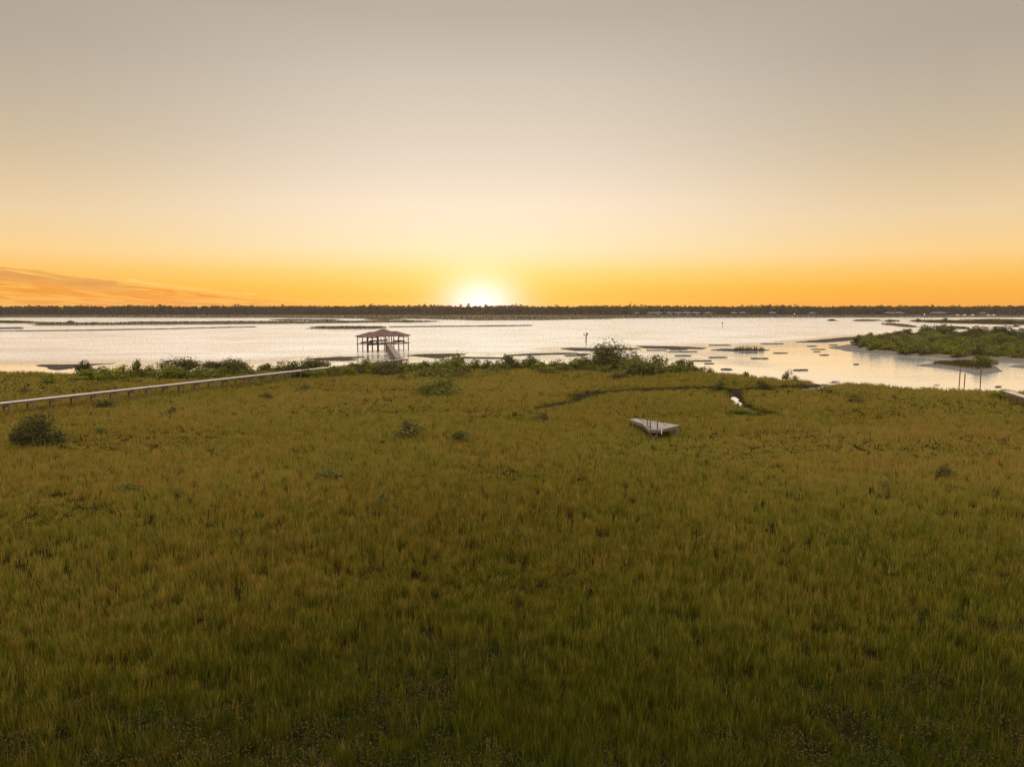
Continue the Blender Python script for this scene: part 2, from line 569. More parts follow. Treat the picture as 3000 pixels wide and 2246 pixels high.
b.inputs['Distance'].default_value = 0.7
t.l(t.m('MULTIPLY', amp, 0.9), b.inputs['Strength'])
t.l(t.m('ADD', n1, t.m('MULTIPLY', n3, 0.3)), b.inputs['Height'])
t.l(b.outputs[0], p.inputs['Normal'])
M['water'] = m

# marsh soil under the grass
m, t, out = new_mat('marsh_soil')
tcn = t.n('ShaderNodeTexCoord')
nz = t.noise(tcn.outputs['Object'], 0.6, 6, 0.65)
nb = t.noise(tcn.outputs['Object'], 0.03, 3, 0.5)
at1 = t.n('ShaderNodeAttribute', attribute_name='mud')
c = t.mix(t.ss(nz, 0.3, 0.7), (0.007, 0.0055, 0.0015, 1), (0.020, 0.0145, 0.004, 1))
c = t.mix(t.m('MULTIPLY', nb, 0.5), c, (0.020, 0.013, 0.004, 1))
c = t.mix(at1.outputs['Fac'], c, t.mix(t.ss(nz, 0.3, 0.7), (0.010, 0.008, 0.004, 1), (0.032, 0.024, 0.014, 1)))
p = principled(t, out, 0.95, 0.0)
t.l(c, p.inputs['Base Color'])
bump(t, p, nz, 0.6, 0.1)
M['soil'] = m

# ------------------------------------------------------------------ the marsh: outline, creeks, terrain
GZ = 0.40
shore = [(-700, 1086), (-300, 1087), (0, 1089), (120, 1091), (215, 1096), (300, 1092), (500, 1088), (700, 1086), (900, 1081), (1080, 1074),
         (1187, 1072), (1300, 1073), (1450, 1072), (1600, 1071), (1750, 1069), (1900, 1072), (2000, 1079), (2060, 1086), (2110, 1093),
         (2180, 1099), (2250, 1105), (2310, 1111), (2365, 1117), (2388, 1124), (2366, 1131), (2330, 1137), (2336, 1142), (2385, 1141),
         (2430, 1131), (2470, 1124), (2555, 1127), (2640, 1135), (2758, 1141), (2928, 1146), (3000, 1147), (3300, 1149), (3800, 1152)]
LAND = [at(a, b, GZ) for a, b in shore] + [(260, 100), (160, -30), (-160, -30), (-300, 100)]
creeks = [([(2380, 1134), (2250, 1138), (2178, 1144), (2150, 1147), (2093, 1137), (2008, 1139), (1873, 1145), (1754, 1153), (1705, 1165),
            (1685, 1179), (1640, 1188), (1600, 1195), (1566, 1206)],
           [3.0, 2.4, 2.4, 3.0, 2.2, 2.0, 2.2, 2.4, 2.2, 1.5, 1.7, 1.5, 0.6]),
          ([(2150, 1147), (2153, 1163), (2169, 1186), (2192, 1198), (2250, 1213), (2320, 1226)], [2.4, 1.7, 1.6, 1.3, 1.4, 0.6]),
          ([(1692, 1160), (1620, 1164), (1545, 1166)], [1.3, 1.1, 0.5]),
          ([(2380, 1143), (2425, 1152), (2460, 1162)], [1.6, 1.5, 0.8]),
          ([(2485, 1164), (2530, 1177)], [1.3, 1.0]),
          ([(2250, 1213), (2200, 1222), (2120, 1216)], [0.9, 0.8, 0.4])]
CREEKS = [([at(a, b, 0.3) for a, b in pts], [q * 0.74 for q in ws]) for pts, ws in creeks]


POOL = at(2156, 1173, 0.1)


def creek_d(x, y):
    d = np.full(np.shape(x), 1e9)
    for pts, ws in CREEKS:
        d = np.minimum(d, seg_dist(x, y, pts, ws))
    return d


def land_z(x, y):
    s = poly_sdf(x, y, LAND) + (fnoise(x, y, 9, 3) - 0.5) * 4.0
    c = creek_d(x, y) + (fnoise(x, y, 3, 9) - 0.5) * 0.5
    z = -1.3 + 1.3 * sst(s, -14, -0.8) + (GZ + 0.0) * sst(s, -0.8, 1.6)
    z = z + (fnoise(x, y, 6, 5) - 0.5) * 0.16 * sst(s, 0, 4)
    z = z - (0.27 + 0.25 * (1 - sst(np.hypot(x - POOL[0], (y - POOL[1]) * 0.35)  , 1.4, 4.2))) * (1 - sst(c, 0.35, 1.15)) * sst(s, -2, 2)
    return z, s, c


def axis(lo, hi, step, far):
    core = np.arange(lo, hi + 1e-6, step)
    ext = np.array([20, 60, 150, 400, 1000, 3000, far])
    return np.concatenate([(lo - ext)[::-1], core, hi + ext])


xs, ys = axis(-190, 190, 1.0, 14000), axis(8, 235, 0.8, 14000)
X, Y = np.meshgrid(xs, ys)
Z, S, C = land_z(X, Y)
inn = (np.abs(X) < 191) & (Y > 7) & (Y < 236)
Z = np.where(inn, Z, np.where(Y < 8, GZ, -2.0))
mud = np.maximum(1 - sst(S, -0.5, 1.5), 1 - sst(C, 0.7, 1.3))
g = link('ground', grid_mesh('ground', xs, ys, Z, {'mud': mud.ravel()}), M['soil'], smooth=True)
tag(g, kind='structure')


# ------------------------------------------------------------------ islands, mud bars and the far shore
ISLE_POLYS = []


def mound(name, pts, h, mat, step=1.0, edge=2.0, wob=1.5, px=True, z=0.05, amp=0.25, nscale=6.0, seed=1, calm=True):
    P = [at(a, b, z) for a, b in pts] if px else pts
    P0 = np.array(P)
    lo, hi = P0.min(0) - edge - 2, P0.max(0) + edge + 2
    gx, gy = np.arange(lo[0], hi[0] + step, step), np.arange(lo[1], hi[1] + step, step)
    A, B = np.meshgrid(gx, gy)
    s = poly_sdf(A, B, P) + (fnoise(A, B, nscale, seed) - 0.5) * 2 * wob
    zz = -0.35 + (h + 0.35) * sst(s, -edge, edge) + (fnoise(A, B, nscale * 0.7, seed + 5) - 0.5) * amp * sst(s, 0, edge)
    zz = np.where(s < -edge, -0.6, zz)
    o = link(name, grid_mesh(name, gx, gy, zz), mat, smooth=True)
    tag(o, kind='structure')
    if calm:
        ISLE_POLYS.append(P)
    return o, P


def ell(cx, cy, hw, hh=3.0, n=12):
    return [(cx + hw * math.cos(a) * (0.85 + 0.3 * random.random()), cy + hh * math.sin(a) * (0.8 + 0.4 * random.random()))
            for a in [2 * math.pi * k / n for k in range(n)]]


bars = [
    [(98, 1069), (146, 1068), (234, 1067), (290, 1065), (332, 1063), (356, 1062), (330, 1065), (280, 1069), (234, 1075), (205, 1080), (170, 1084), (146, 1082), (128, 1075)],
    [(886, 1051), (926, 1048), (987, 1046), (1030, 1045), (1080, 1045), (1040, 1049), (1014, 1050), (1055, 1053), (1008, 1057), (947, 1056), (915, 1053)],
    [(1181, 1042), (1208, 1039), (1260, 1037), (1326, 1036), (1377, 1036), (1347, 1040), (1292, 1049), (1258, 1047), (1215, 1043)],
    [(1347, 1045), (1500, 1048), (1490, 1051), (1340, 1049)],
    [(1632, 1021), (1669, 1019), (1744, 1020), (1830, 1019), (1890, 1021), (1820, 1025), (1744, 1028), (1680, 1026)],
    [(1470, 1040), (1560, 1035), (1690, 1033), (1700, 1036), (1600, 1039), (1500, 1042)],
    [(1646, 1041), (1717, 1038), (1722, 1041), (1660, 1044)],
    [(1859, 1014), (1975, 1014), (2076, 1019), (2060, 1022), (1975, 1022), (1890, 1020)],
    [(2324, 1002), (2453, 990), (2538, 984), (2660, 975), (2660, 985), (2540, 992), (2487, 998), (2420, 1003)],
    [(2070, 1025), (2110, 1022), (2180, 1022), (2262, 1025), (2230, 1028), (2150, 1029)],
]
for k, bpts in enumerate(bars):
    mound('mudflat', bpts, 0.22, M['mud_dark'], 0.7, 1.3, 0.8, seed=20 + k)
TUFTED = []
for k, (a, b, c, d) in enumerate([(1924, 1026, 34, 2.5), (1997, 1030, 53, 3), (1988, 1024, 26, 2.4), (2000, 1042, 28, 3), (2056, 1057, 31, 4),
                                  (2076, 1065, 18, 3), (2102, 1047, 31, 3), (2127, 1082, 19, 4), (2195, 1033, 27, 2.6), (2225, 1050, 30, 3),
                                  (2110, 1011, 36, 2.4), (2262, 1007, 34, 2.0), (2286, 1034, 24, 3), (2394, 1030, 14, 2.6), (2415, 1040, 15, 3.2),
                                  (2347, 1084, 24, 5), (2507, 1067, 10, 3), (2379, 1014, 19, 2.2), (2443, 1011, 15, 2.2), (2398, 1023, 28, 1.6),
                                  (1710, 1037, 22, 2.2), (2745, 1128, 12, 2), (2925, 1133, 14, 2.5), (2500, 1001, 15, 1.6)]):
    _, P_ = mound('mudflat', ell(a, b, c * 1.02, d * 0.30), 0.20, M['mud_dark'], 0.4, 0.8, 0.75, nscale=2.6, seed=50 + k)
    TUFTED.append(P_)

# creek-mouth mud, wet and pale
mound('mudflat', [(2330, 1140), (2372, 1128), (2400, 1119), (2440, 1114), (2462, 1117), (2440, 1126), (2400, 1138), (2370, 1142)], 0.05, M['mud_pale'], 0.4, 1.2, 3.0, nscale=3, seed=90)

# thin lines of oyster rock
for k, (pts, hw) in enumerate([([(-60, 971), (250, 968), (480, 964), (750, 957.5)], 0.9), ([(1140, 958), (1300, 956.5), (1500, 954.5), (1560, 953.5)], 1.2),
                               ([(-40, 962), (66, 961.5)], 2.5)]):
    up = [at(a, b - hw) for a, b in pts]
    dn = [at(a, b + hw) for a, b in pts][::-1]
    mound('rock_line', up + dn, 0.45, M['rock'], 2.0, 3.0, 2.0, px=False, amp=0.6, seed=100 + k)

# low marsh islands out in the river
isles = [
    [(-60, 941), (60, 942), (110, 944), (60, 947), (-60, 945.5)],
    [(27, 945), (81, 943), (136, 944), (203, 946), (339, 946), (407, 943), (508, 943), (640, 942), (750, 941.5), (886, 942), (960, 940), (1021, 941),
     (1120, 939), (1292, 941.5), (1240, 944), (1110, 945), (1021, 946), (886, 948), (750, 949), (600, 950), (508, 951), (339, 952), (203, 953.5), (90, 953), (120, 949)],
    [(780, 937), (850, 936), (930, 937), (1008, 936.5), (960, 938.5), (850, 939)],
    [(1060, 935.5), (1130, 934.5), (1190, 936), (1120, 937.5)],
    [(899, 962), (930, 959), (1020, 957.5), (1110, 957.5), (1145, 960), (1100, 963), (980, 964)],
    [(2421, 938), (2440, 937), (2455, 939), (2436, 940.5)],
    [(2494, 939.5), (2530, 937.5), (2589, 938.5), (2560, 940.5), (2510, 941)],
    [(2584, 941), (2610, 939.5), (2642, 941), (2610, 943.5)],
    [(2658, 941), (2685, 938.5), (2720, 940), (2760, 939), (2860, 941), (2920, 941), (3040, 943), (3080, 950), (2996, 952), (2900, 950), (2800, 947.5), (2740, 946), (2690, 943)],
    [(2792, 937), (2900, 936.5), (3050, 938.5), (3050, 940.5), (2900, 938.5)],
    [(2576, 949), (2600, 948), (2626, 949), (2660, 953), (2693, 957), (2676, 959), (2640, 956.5), (2600, 952)],
    [(2725, 958), (2790, 957), (2850, 961), (2850, 965), (2780, 963)],
    [(2964, 954.5), (2986, 954), (2988, 957), (2966, 957)],
    [(2972, 966), (3010, 965.5), (3010, 968.5), (2976, 968)],
]
ISLES = []
for k, pts in enumerate(isles):
    d0 = at(*pts[0])[1]
    o, P = mound('island', pts, 0.55, M['isle'], 2.5, 4.0, 3.0 if k != 1 else 6.0, nscale=26, seed=120 + k, z=0.2)
    ISLES.append(P)

# the big vegetated island on the right, its mud bank and spit
bank = [(2424, 1018), (2460, 1012), (2495, 1008), (2520, 1000), (2528, 996), (2575, 985), (2640, 979), (2700, 976), (2800, 974), (2950, 972), (3150, 972), (3400, 990),
        (3500, 1030), (3300, 1066), (3000, 1065), (2930, 1061), (2860, 1057), (2800, 1052), (2725, 1046), (2650, 1042), (2589, 1038), (2521, 1033), (2470, 1026)]
mound('mudbank', bank, 0.30, M['mud_pale'], 0.8, 2.0, 0.9, seed=140)
isl = [(2502, 1012), (2528, 999), (2575, 988), (2640, 981), (2700, 978), (2800, 976), (2950, 974), (3150, 974), (3400, 992), (3480, 1030), (3250, 1060), (3000, 1057),
       (2930, 1056), (2826, 1051), (2730, 1045), (2657, 1041), (2580, 1034), (2525, 1024)]
_, ISL_P = mound('island', isl, 0.75, M['isle'], 0.8, 2.0, 0.8, seed=141)
spit = [(2674, 1070), (2725, 1065), (2800, 1063), (2870, 1064), (2915, 1070), (2940, 1087), (2905, 1094), (2862, 1099), (2830, 1091), (2790, 1082), (2740, 1075), (2700, 1072)]
mound('mudbank', spit, 0.26, M['mud_pale'], 0.5, 1.2, 0.5, seed=142)
spit2 = [(2722, 1068), (2760, 1064), (2810, 1062), (2870, 1063), (2906, 1070), (2912, 1083), (2880, 1086), (2830, 1082), (2780, 1076)]
_, SPIT_P = mound('island', spit2, 0.55, M['isle'], 0.5, 1.2, 0.5, seed=143)
mound('mudbank', [(2945, 1073), (2990, 1068), (3080, 1066), (3080, 1074), (3000, 1078)], 0.28, M['mud_pale'], 0.6, 1.2, 0.5, seed=144)

# far shore: low marsh then land under the forest
fs = [(-1100, 931), (0, 930.5), (300, 930.5), (535, 931.5), (800, 931.5), (1000, 933), (1180, 934), (1330, 937), (1420, 939), (1560, 938.8), (1703, 936.3), (1839, 933),
      (2042, 931.2), (2250, 930.8), (3000, 930), (4200, 930)]
FSH = [at(a, b, 0.0) for a, b in fs] + [(2600, 6500), (-2600, 6500)]
gx, gy = np.arange(-1500, 1501, 7.0), np.concatenate([np.arange(740, 1330, 6.0), [1400, 1600, 2200, 4000, 9000]])
A, B = np.meshgrid(gx, gy)
s = poly_sdf(A, B, FSH) + (fnoise(A, B, 40, 61) - 0.5) * 26
Zf = -0.6 + 1.2 * sst(s, -8, 8) + 0.9 * sst(B, 1120, 1180)
o = link('far_shore', grid_mesh('far_shore', gx, gy, Zf), M['far_marsh'], smooth=True)
tag(o, kind='structure')

# ------------------------------------------------------------------ water, calm in the lee of the marsh and mud
wx, wy = axis(-300, 300, 4.0, 14000), axis(60, 700, 4.0, 14000)
A, B = np.meshgrid(wx, wy)
lee = np.maximum(0, -poly_sdf(A, B, LAND))
calm = 1 - sst(lee, 10, 60) * 0.85
for P in ISLE_POLYS:
    c0 = np.mean(P, 0)
    if c0[1] < 420:
        calm = np.maximum(calm, (1 - sst(-poly_sdf(A, B, P), 2, 16)) * 0.9)
right = sst(A - (B - 100) * 0.28, 0, 50) * (1 - sst(B, 270, 330))
calm = np.maximum(calm, right * 0.92)
calm = np.where(B < 100, 1, calm)
ripple = np.clip(1 - calm, 0.05, 1.0)
o = link('water', grid_mesh('water', wx, wy, np.zeros_like(A), {'ripple': ripple.ravel()}), M['water'])
tag(o, kind='structure')


# ------------------------------------------------------------------ grass
def blade_mesh(name, P, h, wd, az, lean, laz, tint, hue=None):
    n = len(h)
    sx, sy = np.cos(az) * wd / 2, np.sin(az) * wd / 2
    lx, ly = np.cos(laz) * lean, np.sin(laz) * lean
    V = np.empty((n, 5, 3), np.float32)
    V[:, 0] = np.stack([P[:, 0] - sx, P[:, 1] - sy, P[:, 2]], 1)
    V[:, 1] = np.stack([P[:, 0] + sx, P[:, 1] + sy, P[:, 2]], 1)
    mx, my, mz = P[:, 0] + lx * 0.35, P[:, 1] + ly * 0.35, P[:, 2] + h * 0.6
    V[:, 2] = np.stack([mx - sx * .7, my - sy * .7, mz], 1)
    V[:, 3] = np.stack([mx + sx * .7, my + sy * .7, mz], 1)
    V[:, 4] = np.stack([P[:, 0] + lx, P[:, 1] + ly, P[:, 2] + h], 1)
    i = np.arange(n) * 5
    q = np.stack([i, i + 1, i + 3, i + 2], 1)
    tr = np.stack([i + 2, i + 3, i + 4], 1)
    return np_mesh(name, V.reshape(-1, 3), [q, tr], {'tint': np.repeat(tint, 5), **({} if hue is None else {'hue': np.repeat(hue, 5)})})


def cover_mask(x, y):
    d = np.hypot(x, y)
    ang = np.arctan2(x, y)
    lim = 27.3 + 9.0 * sst(ang, 0.30, 0.60) + 3.5 * sst(-ang, 0.25, 0.6)
    n = fnoise(x, y, 5, 71)
    return 1 - sst(d + (n - 0.5) * 16, lim - 2.0, lim + 2.0)


NT_, NB = 275000, 7
u = rng.random(NT_)
d = (16.0 ** -0.2 + u * (262.0 ** -0.2 - 16.0 ** -0.2)) ** -5.0
a = R(43) * (2 * rng.random(NT_) - 1)
tx, ty = d * np.sin(a), d * np.cos(a)
ex, ey = rng.random(52000) * 96 - 48, 5 + rng.random(52000) * 47      # the field goes on beside and below the frame
ke = (np.abs(np.arctan2(ex, ey)) > R(43)) | (np.hypot(ex, ey) < 16)
tx, ty = np.concatenate([tx, ex[ke]]), np.concatenate([ty, ey[ke]])
d = np.hypot(tx, ty)
NT_ = len(tx)
tz, ts, tcd = land_z(tx, ty)
clump = fnoise(tx, ty, 0.7, 33, 2)
keep = (ts > 0.6) & (tcd > 0.95) & (rng.random(NT_) < -0.58 + 2.6 * clump + 0.6 * sst(d, 45, 110))
keep &= rng.random(NT_) > 0.62 * cover_mask(tx, ty)
# the grass is thin on the strip shaded by the boardwalk and flattened under the derelict platform
tx, ty, tz, d, tcd, ts = tx[keep], ty[keep], tz[keep], d[keep], tcd[keep], ts[keep]
n = len(tx)
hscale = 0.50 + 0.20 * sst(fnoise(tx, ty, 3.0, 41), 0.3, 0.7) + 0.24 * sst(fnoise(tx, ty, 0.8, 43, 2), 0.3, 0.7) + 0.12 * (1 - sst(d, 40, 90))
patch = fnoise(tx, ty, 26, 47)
gold_light = -0.13 + 0.12 * sst(patch, 0.35, 0.65) + 0.38 * sst(d, 22, 42) + 0.40 * sst(d, 35, 78)  # greener near grass; distance also puts near shade, far light into tint
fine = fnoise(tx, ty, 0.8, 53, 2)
tt = gold_light + (fine - 0.5) * 0.32 + (0.12 + 0.08 * (1 - sst(d, 30, 90))) * rng.standard_normal(n) - 0.34 * (1 - sst(tcd, 1.0, 1.6))
hue = np.clip(0.35 + 0.55 * (fnoise(tx, ty, 0.9, 61, 2) - 0.5) + 0.50 * (fnoise(tx, ty, 14, 63, 3) - 0.5) + 0.18 * rng.standard_normal(n), 0, 1)
mat_ = sst(fnoise(tx * 0.6, ty, 13, 67, 3), 0.56, 0.66)      # swathes flattened by wind and tide
tt = tt - 0.07 * mat_
hscale = 0.86 * hscale * (1 - 0.42 * mat_) * (1 + 0.25 * (1 - sst(tcd, 1.0, 1.5)))
rep = lambda v: np.repeat(v, NB)
spread = rep(0.012 + 0.0017 * d)
bx = rep(tx) + rng.standard_normal(n * NB) * spread
by = rep(ty) + rng.standard_normal(n * NB) * spread
h = rep(hscale) * (0.65 + 0.5 * rng.random(n * NB))
strand = rng.random(n * NB) < 0.09
h = np.where(strand, h * (1 + 0.25 * rep(1 - sst(d, 35, 75))), h)
wd = rep(0.0060 + 0.00054 * d) * (0.7 + 0.6 * rng.random(n * NB))
lean = h * (0.05 + 0.30 * rng.random(n * NB)) * (1 + 2.0 * rep(mat_))
laz = rng.random(n * NB) * 2 * math.pi
azb = rng.random(n * NB) * math.pi
P = np.stack([bx, by, rep(tz) - 0.03], 1)
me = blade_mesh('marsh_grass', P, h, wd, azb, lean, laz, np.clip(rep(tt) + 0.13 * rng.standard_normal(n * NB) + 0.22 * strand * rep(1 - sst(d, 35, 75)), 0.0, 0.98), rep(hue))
o = link('marsh_grass', me, M['grass'])
tag(o, 'olive and golden marsh grass covering the flat ground', 'grass', kind='stuff')

# fringe of grass on the islands and the far marsh
PX, PY, PZ, HH, WW = [], [], [], [], []


def isle_fill(poly, n, zz, h0, w0, inset=0.5):
    Pn = np.array(poly)
    lo, hi = Pn.min(0), Pn.max(0)
    x, y = lo[0] + rng.random(n) * (hi[0] - lo[0]), lo[1] + rng.random(n) * (hi[1] - lo[1])
    k = poly_sdf(x, y, poly) > inset
    x, y = x[k], y[k]
    PX.append(x); PY.append(y)
    PZ.append(np.full(len(x), zz - 0.1))
    hh = h0 * (0.4 + 1.0 * fnoise(x, y, 18, 77)) * (0.6 + 0.6 * rng.random(len(x)))
    HH.append(hh); WW.append(np.full(len(x), w0) * (0.6 + 0.8 * rng.random(len(x))))


for P_ in ISLES:
    Pn = np.array(P_)
    area = np.prod(Pn.max(0) - Pn.min(0))
    isle_fill(P_, int(min(16000, max(400, area * 0.6))), 0.5, 1.15, 0.55, 2.0)
for P_ in TUFTED:
    isle_fill(P_, 240, 0.20, 0.21, 0.12, 0.15)
isle_fill(ISL_P, 60000, 0.72, 0.95, 0.13, 1.2)
isle_fill(SPIT_P, 7000, 0.5, 0.9, 0.10, 0.5)
x = rng.random(26000) * 2200 - 1100
y = 780 + rng.random(26000) * 390
k = (poly_sdf(x, y, FSH) + (fnoise(x, y, 40, 61) - 0.5) * 26) > 4
PX.append(x[k]); PY.append(y[k]); PZ.append(np.full(k.sum(), 0.5)); HH.append(0.6 + 1.1 * fnoise(x[k], y[k], 30, 5) * rng.random(k.sum())); WW.append(np.full(k.sum(), 1.6))
PX, PY, PZ, HH, WW = map(np.concatenate, (PX, PY, PZ, HH, WW))
n = len(PX)
me = blade_mesh('island_grass', np.stack([PX, PY, PZ], 1), HH, WW, rng.random(n) * math.pi, HH * 0.35 * rng.random(n), rng.random(n) * 6.28,
                np.clip(0.25 + 0.5 * fnoise(PX, PY, 20, 81) + 0.15 * rng.standard_normal(n), 0, 1))
o = link('island_grass', me, M['isle_grass'])
tag(o, 'short brown-green grass on the islands and the far bank', 'grass', kind='stuff')


# ------------------------------------------------------------------ leaf clouds
def leaf_cloud(name, P, N, size, tint, aspect=0.55):
    """one pointed leaf (a rhombus) per point, facing N"""
    n = len(P)
    N = N / (np.linalg.norm(N, axis=1, keepdims=True) + 1e-9)
    rv = rng.standard_normal((n, 3))
    T = np.cross(N, rv)
    T /= np.linalg.norm(T, axis=1, keepdims=True) + 1e-9
    B = np.cross(N, T)
    sz = size[:, None]
    V = np.stack([P - T * sz, P - B * sz * aspect, P + T * sz, P + B * sz * aspect], 1)
    i = np.arange(n)[:, None] * 4 + np.arange(4)[None, :]
    return np_mesh(name, V.reshape(-1, 3), [i], {'tint': np.repeat(tint, 4)})


def bush_meshes(kind, n, lobes, leaf, seed, spray=0.25, flat=1.0):
    """foliage of one bush in a unit box: x,y in +-0.5, z 0..1"""
    r = np.random.default_rng(seed)
    L = []
    for k in range(lobes):
        ang, rad = r.random() * 6.283, 0.36 * math.sqrt(r.random())
        lr = 0.13 + 0.15 * r.random()
        cz = (0.13 + 0.67 * r.random() * (1 - (rad / 0.42) ** 2 * 0.65))
        if kind != 'tree' and k < lobes * 0.4:      # skirts that reach the ground
            rad = 0.16 + 0.22 * r.random()
            cz = 0.09 + 0.16 * r.random()
        if kind == 'tree':
            cz = 0.42 + 0.42 * r.random() * (1 - (rad / 0.42) ** 2 * 0.5)
        L.append((rad * math.cos(ang), rad * math.sin(ang), cz, lr, r.random()))
    L = np.array(L)
    pick = r.integers(0, lobes, n)
    v = r.standard_normal((n, 3))
    v /= np.linalg.norm(v, axis=1, keepdims=True)
    shell = 0.55 + 0.5 * r.random(n)
    sp = r.random(n) < spray
    shell = np.where(sp, 1.0 + 0.45 * r.random(n), shell)
    P = L[pick, :3] + v * (L[pick, 3] * shell)[:, None] * np.array([1, 1, 1.15])
    P[:, 2] = np.abs(P[:, 2])
    # twiggy clumps so that the outline breaks up
    ck = fnoise(P[:, 0] * 40 + P[:, 2] * 13 + pick * 9, P[:, 1] * 40 + P[:, 2] * 29, 3.0, seed, 2)
    keep = ck > 0.40
    P, v, pick, sp = P[keep], v[keep], pick[keep], sp[keep]
    N = v + 0.9 * r.standard_normal(v.shape) + np.array([0, 0, 0.35])
    size = leaf * (0.6 + 0.7 * r.random(len(P)))
    tint = np.clip(0.28 + 0.40 * L[pick, 4] + 0.18 * r.standard_normal(len(P)), 0, 1)
    P[:, 2] = np.clip(P[:, 2], 0.01, 1.15)
    fol = leaf_cloud('foliage', P, N, size, tint)
    mb = MB()
    base = []
    nst = 4 if kind != 'tree' else 3
    for k in range(nst):
        a0 = k * 6.283 / nst + r.random()
        base.append(Vector((0.05 * math.cos(a0), 0.05 * math.sin(a0), -0.04)))
    for k in range(lobes):
        b = base[k % nst]
        c = Vector(L[k, :3])
        midp = b.lerp(c, 0.5) + Vector((0, 0, 0.05)) - Vector((c.x, c.y, 0)) * 0.12
        t0 = 0.020 if kind == 'tree' else 0.012
        mb.cyl(b, midp, t0, t0 * 0.65, 6)
        mb.cyl(midp, c, t0 * 0.65, t0 * 0.25, 5)
    return fol, mb.mesh('trunk')


VAR = {}
VAR['bush'] = [bush_meshes('bush', 2300, 13, 0.050, 200 + k) for k in range(6)]
VAR['low'] = [bush_meshes('bush', 1500, 11, 0.055, 300 + k, 0.35) for k in range(5)]
VAR['big'] = [bush_meshes('bush', 6500, 24, 0.028, 400 + k, 0.3) for k in range(3)]
VAR['dome'] = [bush_meshes('bush', 12000, 30, 0.026, 450, 0.22)]
VAR['tree'] = [bush_meshes('tree', 3600, 18, 0.036, 500 + k, 0.4) for k in range(4)]
VAR['tuft'] = [bush_meshes('bush', 420, 7, 0.075, 600 + k, 0.6) for k in range(4)]
_coloured = {}
HK = {'tree': 0.92, 'bush': 1.12, 'big': 1.08, 'low': 1.12}


def place_bush(name, px, py, wpx, hpx, kind, tone, label, cat, group=None, z=0.35, xy=None, lift=False, i=[0]):
    i[0] += 1
    if xy is None:
        x, y = at(px, py, z)
    else:
        x, y = xy
    hid = 0.0
    if lift:            # the foot is hidden in the grass
        x, y = at(px, py, z + 0.42)
        hid = 0.42
    k = math.hypot(x, y) / F * 1.015
    wm, hm = wpx * k, hpx * k * HK.get(kind, 1.0) + hid
    fol, trk = VAR[kind][i[0] % len(VAR[kind])]
    key = (fol.name, tone)
    if key not in _coloured:
        f2 = fol.copy()
        f2.materials.clear()
        f2.materials.append(M['leaf_' + tone])
        _coloured[key] = f2
    dpt = min(wm, max(hm * 1.6, wm * 0.6))
    e = empty(name, (x, y, z), 0.0, label, cat, group)
    fo = link('foliage', _coloured[key], None, e)
    tr = link('trunk', trk, M['bark'], e)
    rz = random.random() * 6.283
    for ob in (fo, tr):
        ob.rotation_euler = (0, 0, rz)
        ob.scale = (wm * 1.08, wm * 1.08 if dpt == wm else dpt * 1.08, hm * 1.06)
        if dpt != wm:
            ob.rotation_euler = (0, 0, random.choice([0, math.pi]))
    return e


ORD = ['first', 'second', 'third', 'fourth', 'fifth', 'sixth', 'seventh', 'eighth', 'ninth', 'tenth', 'eleventh', 'twelfth', 'thirteenth',
       'fourteenth', 'fifteenth', 'sixteenth', 'seventeenth', 'eighteenth', 'nineteenth', 'twentieth']
